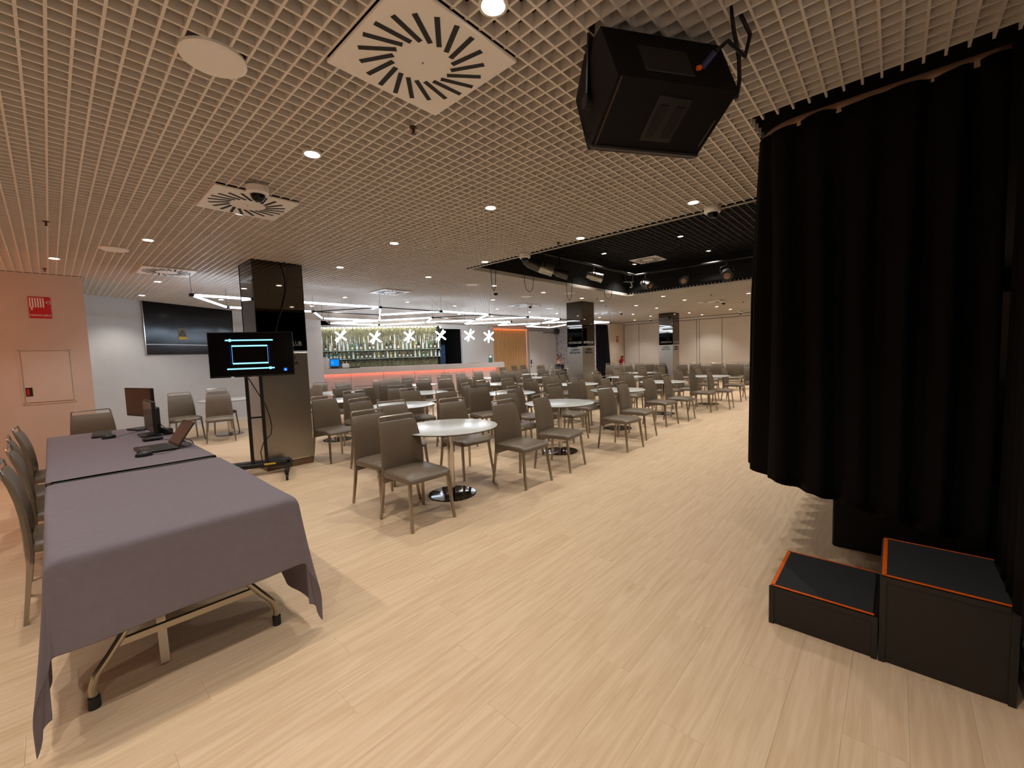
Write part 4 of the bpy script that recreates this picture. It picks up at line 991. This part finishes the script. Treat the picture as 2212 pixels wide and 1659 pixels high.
# ------------------------------------------------------------------ drapes, signs by the stub wall
def drape(name, a, b, z0, z1, m, amp, wl_, label, cat='curtain', seg=10, taper=0.0):
    a = Vector((*a, 0)); b = Vector((*b, 0)); d = b - a; L_ = d.length; x = d.normalized(); n = Vector((-x.y, x.x, 0))
    N = int(L_ / wl_ * 10) + 1; rows_ = []
    for j in range(seg + 1):
        t = j / seg; row = []
        for i in range(N + 1):
            u = i / N; k = 1 - taper * (1 - t)
            uu = (u * k) if taper else u
            p = a + x * (uu * L_) + n * amp * math.sin(u * L_ / wl_ * 2 * PI + 0.6 * math.sin(u * 9)) * (0.55 + 0.45 * t)
            row.append((p.x, p.y, z1 + (z0 - z1) * t))
        rows_.append(row)
    o = MB().grid(rows_).build(name, m, None, ang=180)
    sm = o.modifiers.new('thickness', 'SOLIDIFY'); sm.thickness = 0.004
    return tag(o, label, cat)
drape('curtain', (16.25, 9.72), (17.55, 9.72), 0.02, 2.62, M_curt2, 0.05, 0.2, 'dark full length drape right of the middle pillar', taper=0.22)
drape('curtain', (14.25, 9.72), (14.75, 9.72), 0.02, 2.62, M_curt2, 0.05, 0.2, 'dark full length drape mostly hidden behind the middle pillar')
struct(MB().box((16.3, 9.72, 2.66), (4.4, 0.06, 0.03)).build('trim_3', M_trim, ang=0))
es = empty('extinguisher_sign', (18.235, 9.745, 1.977), 0, 'small red fire sign above the extinguisher on the cream wall', 'sign')
MB().rbox((0, -0.004, 0), (0.19, 0.008, 0.30), 0.002).build('plate', M_red, es)
MB().box((0, -0.0095, 0.05), (0.09, 0.002, 0.12)).build('symbol', M_signw, es, ang=0); MB().tube([(-0.02, -0.011, 0.05), (0.02, -0.011, 0.08)], 0.012, 6).build('symbol_flame', M_red, es)
MB().box((0, -0.0095, -0.10), (0.13, 0.002, 0.022)).build('caption_strip', M_signw, es, ang=0)
ex = empty('fire_extinguisher', (18.42, 9.62, 0.62), 0, 'red fire extinguisher hung on the cream wall by the partition', 'fire extinguisher')
MB().lathe([(0.07, 0.0), (0.082, 0.02), (0.082, 0.40), (0.05, 0.47), (0.025, 0.49), (0.025, 0.52)], 18).build('cylinder', M_red, ex)
MB().rbox((0, -0.083, 0.22), (0.08, 0.01, 0.16), 0.002).build('label', M_signw, ex); MB().rbox((0.0, -0.02, 0.54), (0.04, 0.12, 0.05), 0.01).build('valve', M_blackm, ex)
MB().tube([(-0.02, 0, 0.53), (-0.10, 0, 0.55), (-0.12, 0, 0.45), (-0.115, -0.02, 0.2), (-0.10, -0.02, 0.1)], 0.014, 8).build('hose', M_blackp, ex)
MB().rbox((0, 0.09, 0.3), (0.05, 0.05, 0.12), 0.005).build('wall_bracket', M_blackm, ex)
# steel drum and sheet stand behind the tables
kg = empty('steel_drum', (12.6, 10.9, 0), 0, 'shiny steel drum standing behind the tables below the white door', 'drum')
MB().lathe([(0.28, 0), (0.30, 0.03), (0.28, 0.06), (0.28, 0.66), (0.30, 0.70), (0.28, 0.73), (0.0, 0.73)], 28).build('shell', M_steel, kg); MB().lathe([(0.305, 0.33), (0.312, 0.36), (0.305, 0.39)], 28).build('hoop', M_chrome, kg)
ms = empty('stand_pole', (14.75, 10.55, 0), math.radians(-40), 'thin black pole stand with crossbar beside the seated person', 'stand')
MB().tube([(0, 0, 0.02), (0, 0, 1.42)], 0.014, 8).build('pole', M_blackm, ms); MB().tube([(-0.16, 0, 1.18), (0.16, 0, 1.18)], 0.011, 8).build('crossbar', M_blackm, ms)
for k in range(3): a_ = k * 2.094; MB().tube([(0, 0, 0.12), (0.24 * math.cos(a_), 0.24 * math.sin(a_), 0.012)], 0.010, 6).build('leg', M_blackm, ms)

# ------------------------------------------------------------------ big black curtain at the right, its track
path = []
for i in range(0, 14): path.append(Vector((2.98, -0.36 + i * 0.06, 0)))
for i in range(1, 10):
    a_ = math.radians(180 - i * 9); path.append(Vector((2.98 + 0.26 + 0.26 * math.cos(a_), 0.42 + 0.26 * math.sin(a_), 0)))
for i in range(1, 150): path.append(Vector((3.24 + i * 0.06, 0.68, 0)))
acc = [0]
for i in range(1, len(path)): acc.append(acc[-1] + (path[i] - path[i - 1]).length)
def on_path(s__):
    s__ = max(0, min(acc[-1] - 1e-4, s__))
    lo = 0
    while acc[lo + 1] < s__: lo += 1
    t = (s__ - acc[lo]) / (acc[lo + 1] - acc[lo]); p = path[lo].lerp(path[lo + 1], t)
    d = (path[lo + 1] - path[lo]).normalized(); return p, Vector((-d.y, d.x, 0))
rows_ = []
NJ = 22; smax = acc[-1]
ss_ = []
s__ = 0.0
while s__ < 1.6: ss_.append(s__); s__ += 0.0125
while s__ < smax: ss_.append(s__); s__ += 0.035
for j in range(NJ + 1):
    t = j / NJ; row = []
    for s__ in ss_:
        p, n = on_path(s__)
        ph = s__ / 0.165 * 2 * PI + 1.3 * math.sin(s__ * 4.1) + 0.4 * math.sin(t * 3 + s__ * 7)
        amp = (0.012 + 0.036 * min(1, t * 2.2)) * (1 + 0.25 * math.sin(s__ * 11))
        w_ = math.sin(ph) + 0.25 * math.sin(2 * ph + 1)
        q = p + n * (amp * w_ + 0.02 * t)
        ztop = 2.70 + 0.007 * math.sin(s__ / 0.31 * 2 * PI) + 0.022
        zb = 0.42 + 0.20 * min(1.0, s__ / 0.95) + 0.012 * math.sin(ph)
        row.append((q.x, q.y, ztop + (zb - ztop) * t))
    rows_.append(row)
ct = MB().grid(rows_).build('stage_curtain', M_curt, None, ang=180)
ct.modifiers.new('thickness', 'SOLIDIFY').thickness = 0.004
tag(ct, 'large black pleated stage curtain hanging at the right from a ceiling track', 'curtain')
b = MB(); ra = [[], []]
for s__ in [i * 0.05 for i in range(int(smax / 0.05))]:
    p, n = on_path(s__); q = p + n * -0.035
    ra[0].append((q.x, q.y, 2.70)); ra[1].append((q.x, q.y, 2.755))
tk_ = b.grid(ra).build('curtain_track', mat('track_beige', (170, 138, 112), 0.6), None, ang=60)
tk_.modifiers.new('thickness', 'SOLIDIFY').thickness = 0.02
tag(tk_, 'beige curved track board above the black stage curtain', 'curtain track')
drape('curtain', (2.02, -0.375), (2.90, -0.40), 0.40, 2.74, M_curt, 0.03, 0.17, 'black curtain strip at the far right edge beside the steps')

# ------------------------------------------------------------------ steps
M_carpet = mat('step_carpet', (36, 38, 40), 0.9, noise=0.15, nscale=40, bump=0.4, bscale=700)
M_sblack = mat('step_black_paint', (24, 19, 15), 0.55, noise=0.15, nscale=14)
sb = empty('stage_steps', (2.44, 0.0, 0), 0, 'black two tread wooden steps edged with orange tape before the curtain', 'steps')
for (y0, y1, hgt) in ((0.027, 0.457, 0.20), (-0.385, 0.025, 0.40)):
    yc = (y0 + y1) / 2; d_ = y1 - y0
    MB().rbox((0.25, yc, hgt / 2 - 0.004), (0.50, d_, hgt - 0.008), 0.004).build('box', M_sblack, sb)
    tr_ = MB().rbox((0.25, yc, hgt - 0.002), (0.465, d_ - 0.035, 0.008), 0.002).build('tread', M_carpet, sb)
    MB().box((0.013, yc, hgt + 0.0008), (0.012, d_ - 0.03, 0.003)).build('orange_tape', M_orange, sb, ang=0)
    MB().box((0.487, yc, hgt + 0.0008), (0.010, d_ - 0.03, 0.003)).build('orange_tape', M_orange, sb, ang=0)
    MB().box((0.25, y1 - 0.014, hgt + 0.0008), (0.48, 0.016, 0.003)).build('orange_tape', M_orange, sb, ang=0)
    for yy in (y0 + 0.012, y1 - 0.012):
        MB().box((-0.003, yy, hgt / 2), (0.006, 0.022, hgt)).build('corner_strip', M_blackm, sb, ang=0)
    MB().box((-0.003, yc, hgt - 0.012), (0.006, d_ - 0.05, 0.022)).build('edge_rail', M_blackm, sb, ang=0)

# ------------------------------------------------------------------ hanging loudspeaker
K = 1.09
def spp(v): return Vector((v[0] * K, v[1] * K, EYE + (v[2] - EYE) * K))
P1, P2, P3 = spp((1.415, 0.802, 2.605)), spp((1.411, 0.735, 2.407)), spp((1.557, 0.939, 2.284))
us_ = Vector((0.831, -0.5565, 0)); wS = 0.5 * K
def onside(px_, py_):
    d = RT * (px_ - 1106) + UP * (829.5 - py_) + FW * 907.49
    o_ = Vector((0, 0, EYE)); t = (P2 - o_).dot(us_) / d.dot(us_); return o_ + d * t
P4 = onside(1243.5, 217); P5 = onside(1262, 118); P3b = onside(1269, 323)
ld_ = empty('loudspeaker', tuple(P2), 0, 'large black wedge loudspeaker hanging from the ceiling at top right', 'loudspeaker')
poly = [p - P2 for p in (P1, P2, P3, P3b, P4, P5)]
M_spk = mat('loudspeaker_paint', (8, 7, 7), 0.6, spec=0.2, bump=0.3, bscale=600)
MB().prism(poly, us_ * wS).build('cabinet', M_spk, ld_, ang=0)
# handle plate on the underside (plane P2-P3, width us_)
e1 = (P3 - P2); Ld = e1.length; e1 = e1.normalized(); nf = us_.cross(e1).normalized()
if nf.z > 0: nf = -nf
def onface(a_, b_, h_=0.0): return e1 * (a_ * Ld) + us_ * (b_ * wS) + nf * h_
Mf = Matrix((us_, e1, us_.cross(e1))).transposed()
MB().rbox(onface(0.50, 0.53, 0.001), (0.155, 0.20, 0.006), 0.003, Mf).build('handle_plate', M_blackp, ld_)
for b__ in (0.46, 0.60):
    MB().rbox(onface(0.52, b__, 0.005), (0.040, 0.145, 0.006), 0.003, Mf).build('handle_recess', mat('recess_black', (5, 5, 5), 0.8), ld_)
MB().box(onface(0.62, 0.955, 0.002), (0.006, 0.13, 0.004), Mf).build('side_strip', M_alu, ld_, ang=0)
MB().bar(onface(0.0, 0.03, 0.001), onface(1.0, 0.03, 0.001), 0.008, 0.004).build('grille_frame', mat('rust_edge', (58, 38, 24), 0.6), ld_, ang=0)
MB().bar(onface(1.0, 0.0, 0.002), onface(1.0, 1.0, 0.002), 0.02, 0.01).build('grille_edge', M_grayp, ld_, ang=0)
e2 = (P1 - P2); n2 = us_.cross(e2).normalized()
if n2.dot(Vector((0, 0, EYE)) - P2) < 0: n2 = -n2
M2 = Matrix((us_, e2.normalized(), us_.cross(e2.normalized()))).transposed()
MB().rbox(e2 * 0.45 + us_ * wS * 0.45, (0.22, 0.12, 0.006), 0.003, M2).build('connector_plate', M_blackp, ld_)
# yoke bracket on the left side
sl = -us_ * 0.012
MB().bar(P4.lerp(P3, 0.20) - P2 + sl + (P2 - P4) * 0.35, Vector((0, 0, CEIL - P2.z)) + (P5 - P2) * 0.6 + sl, 0.05, 0.008).build('yoke_arm', M_blackm, ld_, ang=0)
MB().bar(P4.lerp(P3, 0.20) - P2 + us_ * (wS + 0.012) + (P2 - P4) * 0.35, Vector((0, 0, CEIL - P2.z)) + (P5 - P2) * 0.6 + us_ * (wS + 0.012), 0.05, 0.008).build('yoke_arm', M_blackm, ld_, ang=0)
kp = P4.lerp(P3, 0.20) - P2 + (P2 - P4) * 0.35
MB().tube([kp - us_ * 0.035, kp], 0.03, 14).build('yoke_knob', M_blackp, ld_)
plug = e2 * 0.30 + us_ * wS * 0.70 + n2 * 0.02
pg = MB().tube([plug, plug + n2 * 0.05 + us_ * 0.03 + e2 * 0.1], 0.013, 10).build('plug', mat('plug_blue', (34, 38, 84), 0.4), ld_)
MB().tube([plug - us_ * 0.008, plug - us_ * 0.022 - e2 * 0.02], 0.010, 8).build('plug_tip', M_orange, ld_)
w0 = P2 + plug + n2 * 0.05 + us_ * 0.03 + e2 * 0.1
def inray(px_, py_, dist):
    d = (RT * (px_ - 1106) + UP * (829.5 - py_) + FW * 907.49) / 907.49; return Vector((0, 0, EYE)) + d * dist
wb = P2 + us_ * (wS + 0.03)
loop = [w0, w0 + us_ * 0.06 + Vector((0, 0, 0.05)), wb + Vector((0.00, 0.0, 0.14)), wb + Vector((0.04, -0.01, 0.24)), wb + Vector((0.0, 0.02, 0.32)), wb + Vector((-0.06, 0.04, 0.33)), wb + Vector((-0.05, 0.03, 0.24)), wb + Vector((-0.01, 0.02, 0.14)), wb + Vector((0.0, 0.02, 0.05)), wb + Vector((-0.01, 0.03, -0.02))]
tag(MB().tube(loop, 0.008, 8).build('cable', M_blackp), 'black cable looping from the ceiling to the hanging loudspeaker', 'cable')

# ------------------------------------------------------------------ stage lights in the recess
p1 = tag(MB().tube([(4.6, 4.5, 3.15), (9.3, 4.5, 3.18)], 0.024, 10).build('lighting_pipe', mat('pipe_grey', (44, 43, 41), 0.45, 0.6)), 'black lighting pipe along the far left side of the recess', 'pipe')
p2 = tag(MB().tube([(9.3, 4.48, 3.18), (9.3, 0.75, 3.18)], 0.024, 10).build('lighting_pipe', MATS['pipe_grey']), 'black lighting pipe along the far right side of the recess', 'pipe')
M_lfro = mat('frosted_lens', (176, 140, 116), 0.35); M_can = mat('lamp_can_metal', (92, 88, 80), 0.35, 0.7)
def stage_lamp(p, aim, R_, L_, label, body=None):
    o = empty('stage_lamp', p, 0, label, 'stage light', 'theatre lamps in the ceiling recess')
    d = Vector(aim).normalized(); M = d.to_track_quat('Z', 'Y').to_matrix()
    body = body or M_can
    c = MB().lathe([(0.0, -L_ * .5), (R_ * .6, -L_ * .5), (R_ * .8, -L_ * .3), (R_, -L_ * .1), (R_, L_ * .5), (R_ * 1.08, L_ * .5), (R_ * 1.08, L_ * .56), (R_ * .95, L_ * .56)], 22, (0, 0, 0), M).build('can', body, o)
    MB().lathe([(R_ * .96, L_ * .51), (R_ * .6, L_ * .56), (0.0, L_ * .58)], 22, (0, 0, 0), M).build('lens', M_lfro, o)
    sx = Vector((d.y, -d.x, 0)).normalized()
    MB().tube([sx * R_ * 1.1, sx * R_ * 1.15 + Vector((0, 0, R_ * 1.3)), Vector((0, 0, R_ * 1.6)), -sx * R_ * 1.15 + Vector((0, 0, R_ * 1.3)), -sx * R_ * 1.1], 0.010, 6).build('yoke', M_blackm, o)
    MB().tube([(0, 0, R_ * 1.55), (0, 0, 3.15 - p[2])], 0.012, 6).build('clamp', M_blackm, o)
    return o
A_ = (0.55, -0.75, -0.35)
stage_lamp((5.45, 4.45, 2.92), (0.75, -0.5, -0.35), 0.085, 0.26, 'theatre lamp in the recess, leftmost behind the dome camera')
stage_lamp((5.76, 4.45, 2.885), (0.80, -0.55, -0.25), 0.092, 0.30, 'bright silver theatre lamp, second from the left in the recess', mat('silver_can', (190, 186, 170), 0.3, 0.8))
stage_lamp((6.25, 4.45, 2.86), (0.70, -0.65, -0.30), 0.075, 0.26, 'theatre lamp in the recess, third from the left')
stage_lamp((7.40, 4.45, 2.93), (0.70, -0.65, -0.25), 0.085, 0.30, 'silver rimmed theatre lamp midway along the left pipe', MATS['silver_can'])
stage_lamp((9.22, 4.20, 2.915), (-0.35, -0.85, -0.35), 0.09, 0.28, 'theatre lamp just right of the recess far corner')
stage_lamp((9.25, 3.37, 2.925), (-0.80, -0.30, -0.40), 0.088, 0.26, 'theatre lamp with pale round lens on the right pipe', M_blackm)
stage_lamp((9.25, 2.51, 2.905), (-0.80, -0.20, -0.40), 0.105, 0.26, 'theatre lamp with the largest pale lens, nearest the curtain', M_blackm)
fl_ = empty('flood_lamp', (8.75, 4.42, 3.03), math.radians(-25), 'square silver flood lamp with tilted frame near the recess corner', 'stage light')
MB().rbox((0, 0, 0), (0.16, 0.12, 0.15), 0.01).build('housing', M_blackm, fl_)
for c, d in (((0, -0.07, 0.085), (0.2, 0.012, 0.012)), ((0, -0.07, -0.085), (0.2, 0.06, 0.012)), ((-0.1, -0.07, 0), (0.012, 0.012, 0.18)), ((0.1, -0.07, 0), (0.012, 0.012, 0.18))): MB().box(c, d).build('frame_bar', mat('silver_can', (1, 1, 1)), fl_, ang=0)
MB().tube([(0.06, -0.05, -0.10), (0.09, -0.05, -0.14), (0.09, -0.05, -0.19), (0.06, -0.05, -0.21), (0.04, -0.05, -0.19)], 0.012, 8).build('hook', M_signw, fl_)
MB().tube([(0, 0, 0.07), (0, 0, 0.14)], 0.012, 6).build('clamp', M_blackm, fl_)
for i, (x, y, w_, dz) in enumerate(((4.95, 4.84, 0.05, 0.30), (5.85, 4.84, 0.12, 0.24), (7.1, 4.84, 0.09, 0.30), (8.65, 4.84, 0.16, 0.16))):
    pts = [(x - w_, y, CEIL + 0.25), (x - w_, y, CEIL - dz * .3), (x - w_ * .7, y, CEIL - dz * .8), (x, y, CEIL - dz), (x + w_ * .7, y, CEIL - dz * .8), (x + w_, y, CEIL - dz * .3), (x + w_ * 1.2, y - .03, CEIL + 0.25)]
    tag(MB().tube(pts, 0.0055, 6).build('cable', M_blackp), 'loop of black cable hanging below the recess edge, %s from the left' % ORD[i], 'cable', 'cable loops under the recess')
dfr = copy_tree(dp, dk); dfr.location = (8.9, 4.0, 3.40); tag(dfr, 'dim square air diffuser in the black ceiling recess', 'air vent', 'swirl air diffusers in the ceiling')

# ------------------------------------------------------------------ seated person at the far tables
def skin_figure(name, pts, edges, radii, m, parent=None, root=0):
    me = bpy.data.meshes.new(name); me.from_pydata(pts, edges, []); me.update()
    o = bpy.data.objects.new(name, me); COL.objects.link(o)
    if parent is not None: o.parent = parent
    o.modifiers.new('skin', 'SKIN'); 
    for i, v in enumerate(me.skin_vertices[0].data): v.radius = radii[i] if isinstance(radii[i], tuple) else (radii[i], radii[i]); v.use_root = (i == root)
    s2 = o.modifiers.new('sub', 'SUBSURF'); s2.levels = 2; s2.render_levels = 2
    me.materials.append(m); o.modifiers['skin'].use_smooth_shade = True
    return o
M_skin = mat('skin', (206, 150, 124), 0.55); M_hair = mat('dark_blond_hair', (96, 66, 42), 0.6); M_top_ = mat('black_jumper', (18, 18, 22), 0.85)
per = empty('person', (13.35, 9.72, 0), math.radians(48), 'seated person in black top with hair bun resting chin on hand', 'person')
# local: facing -y, x to the figure's left side seen from behind
pts = [(0, 0.05, 0.50), (0, 0.05, 0.62), (0, 0.03, 0.80), (0, 0.00, 0.96), (0, -0.02, 1.03), (0, -0.045, 1.10), (0, -0.06, 1.17), (0, -0.065, 1.24), (0, -0.05, 1.29)]
rad = [(0.15, 0.11), (0.14, 0.10), (0.155, 0.105), (0.14, 0.09), 0.055, (0.048, 0.05), (0.068, 0.078), (0.074, 0.09), (0.05, 0.06)]
edg = [(i, i + 1) for i in range(8)]
def limb(start, lst):
    prev = start
    for p, r in lst: pts.append(p); rad.append(r); edg.append((prev, len(pts) - 1)); prev = len(pts) - 1
    return prev
hl = limb(3, [((0.17, -0.01, 0.97), 0.058), ((0.21, -0.12, 0.78), 0.045), ((0.13, -0.26, 0.86), 0.036), ((0.07, -0.17, 1.04), 0.026), ((0.06, -0.155, 1.075), (0.036, 0.018))])
hr = limb(3, [((-0.17, -0.01, 0.97), 0.058), ((-0.22, -0.10, 0.78), 0.045), ((-0.12, -0.34, 0.765), 0.033), ((-0.06, -0.42, 0.755), 0.026), ((-0.04, -0.46, 0.755), (0.036, 0.016))])
for sx in (-1, 1):
    limb(0, [((sx * 0.10, -0.05, 0.50), 0.085), ((sx * 0.12, -0.40, 0.50), 0.062), ((sx * 0.12, -0.42, 0.28), 0.05), ((sx * 0.12, -0.40, 0.09), 0.038), ((sx * 0.12, -0.50, 0.04), 0.035)])
skin_figure('body', pts, edg, rad, M_skin, per)
for base, dirs in (((0.06, -0.15, 1.08), (-0.1, -0.3, 0.9)), ((-0.04, -0.47, 0.755), (0.2, -1, 0.05))):
    d_ = Vector(dirs).normalized(); sd = d_.cross(Vector((0, 0, 1))).normalized() if abs(d_.z) < .8 else Vector((1, 0, 0))
    for k, (off, ln) in enumerate(((-0.027, 0.058), (-0.009, 0.07), (0.009, 0.074), (0.027, 0.066), (0.042, 0.05))):
        b0 = Vector(base) + sd * off; mdl = b0 + d_ * ln * .55; tip = b0 + d_ * ln * .9 + Vector((0, -0.02, 0)) * (1 if d_.z > .5 else 0) + Vector((0, 0, -0.015)) * (0 if d_.z > .5 else 1)
        if k == 4: mdl = b0 + (d_ * .5 + sd * .6) * ln * .6; tip = b0 + (d_ * .9 + sd * .5) * ln
        MB().tube([b0 - d_ * .02, b0, mdl, tip], [0.009, 0.0095, 0.0085, 0.006], 7).build('finger' if k < 4 else 'thumb', M_skin, per)
jp = [(0, 0.05, 0.52), (0, 0.05, 0.64), (0, 0.03, 0.80), (0, 0.00, 0.955)]; jr = [(0.165, 0.125), (0.158, 0.118), (0.175, 0.122), (0.15, 0.10)]; je = [(0, 1), (1, 2), (2, 3)]
for sx, ch_ in ((1, [(0.175, -0.01, 0.97), (0.215, -0.12, 0.78), (0.135, -0.255, 0.86), (0.085, -0.19, 1.0)]), (-1, [(-0.175, -0.01, 0.97), (-0.225, -0.10, 0.78), (-0.125, -0.33, 0.765)])):
    prev = 3
    for p, r in zip(ch_, (0.072, 0.058, 0.05, 0.04)): jp.append(p); jr.append(r); je.append((prev, len(jp) - 1)); prev = len(jp) - 1
skin_figure('jumper', jp, je, jr, M_top_, per)
tp = [(0, 0.05, 0.50)]; trd = [(0.165, 0.125)]; te = []
for sx in (-1, 1):
    prev = 0
    for p, r in (((sx * 0.10, -0.05, 0.50), 0.096), ((sx * 0.12, -0.40, 0.50), 0.074), ((sx * 0.12, -0.42, 0.28), 0.062), ((sx * 0.12, -0.40, 0.10), 0.05)): tp.append(p); trd.append(r); te.append((prev, len(tp) - 1)); prev = len(tp) - 1
skin_figure('trousers', tp, te, trd, mat('dark_trousers', (26, 26, 32), 0.8), per)
rows_ = []
for j in range(9):
    th = j / 8 * PI * 0.62; row = []
    for i in range(21):
        a_ = 2 * PI * i / 20; fr_ = 0.5 - 0.5 * math.sin(a_)   # front is -y
        cut_ = th if math.sin(a_) > -0.35 else th * 0.55
        row.append((0.088 * math.sin(cut_) * math.cos(a_), -0.05 + 0.105 * math.sin(cut_) * math.sin(a_), 1.225 + 0.108 * math.cos(cut_)))
    rows_.append(row)
hair = MB().grid(rows_).build('hair', M_hair, per, ang=180)
MB().lathe([(0, -0.045), (0.035, -0.03), (0.046, 0), (0.035, 0.03), (0, 0.045)], 14, (0, 0.0, 1.365)).build('hair_bun', M_hair, hair)
for sx in (-1, 1):
    MB().lathe([(0, -0.009), (0.011, 0), (0, 0.009)], 8, (sx * 0.03, -0.148, 1.225)).build('eye', mat('eye_dark', (30, 26, 24), 0.2), per)
    MB().lathe([(0, -0.03), (0.014, 0), (0, 0.028)], 8, (sx * 0.08, -0.055, 1.21)).build('ear', M_skin, per)
MB().add([(0, -0.148, 1.23), (-0.013, -0.145, 1.19), (0.013, -0.145, 1.19), (0, -0.175, 1.192)], [(0, 1, 3), (0, 3, 2), (1, 2, 3), (0, 2, 1)]).build('nose', M_skin, per)
MB().tube([(-0.022, -0.142, 1.162), (0, -0.149, 1.16), (0.022, -0.142, 1.162)], 0.006, 6).build('mouth', mat('lips', (170, 96, 88), 0.5), per)
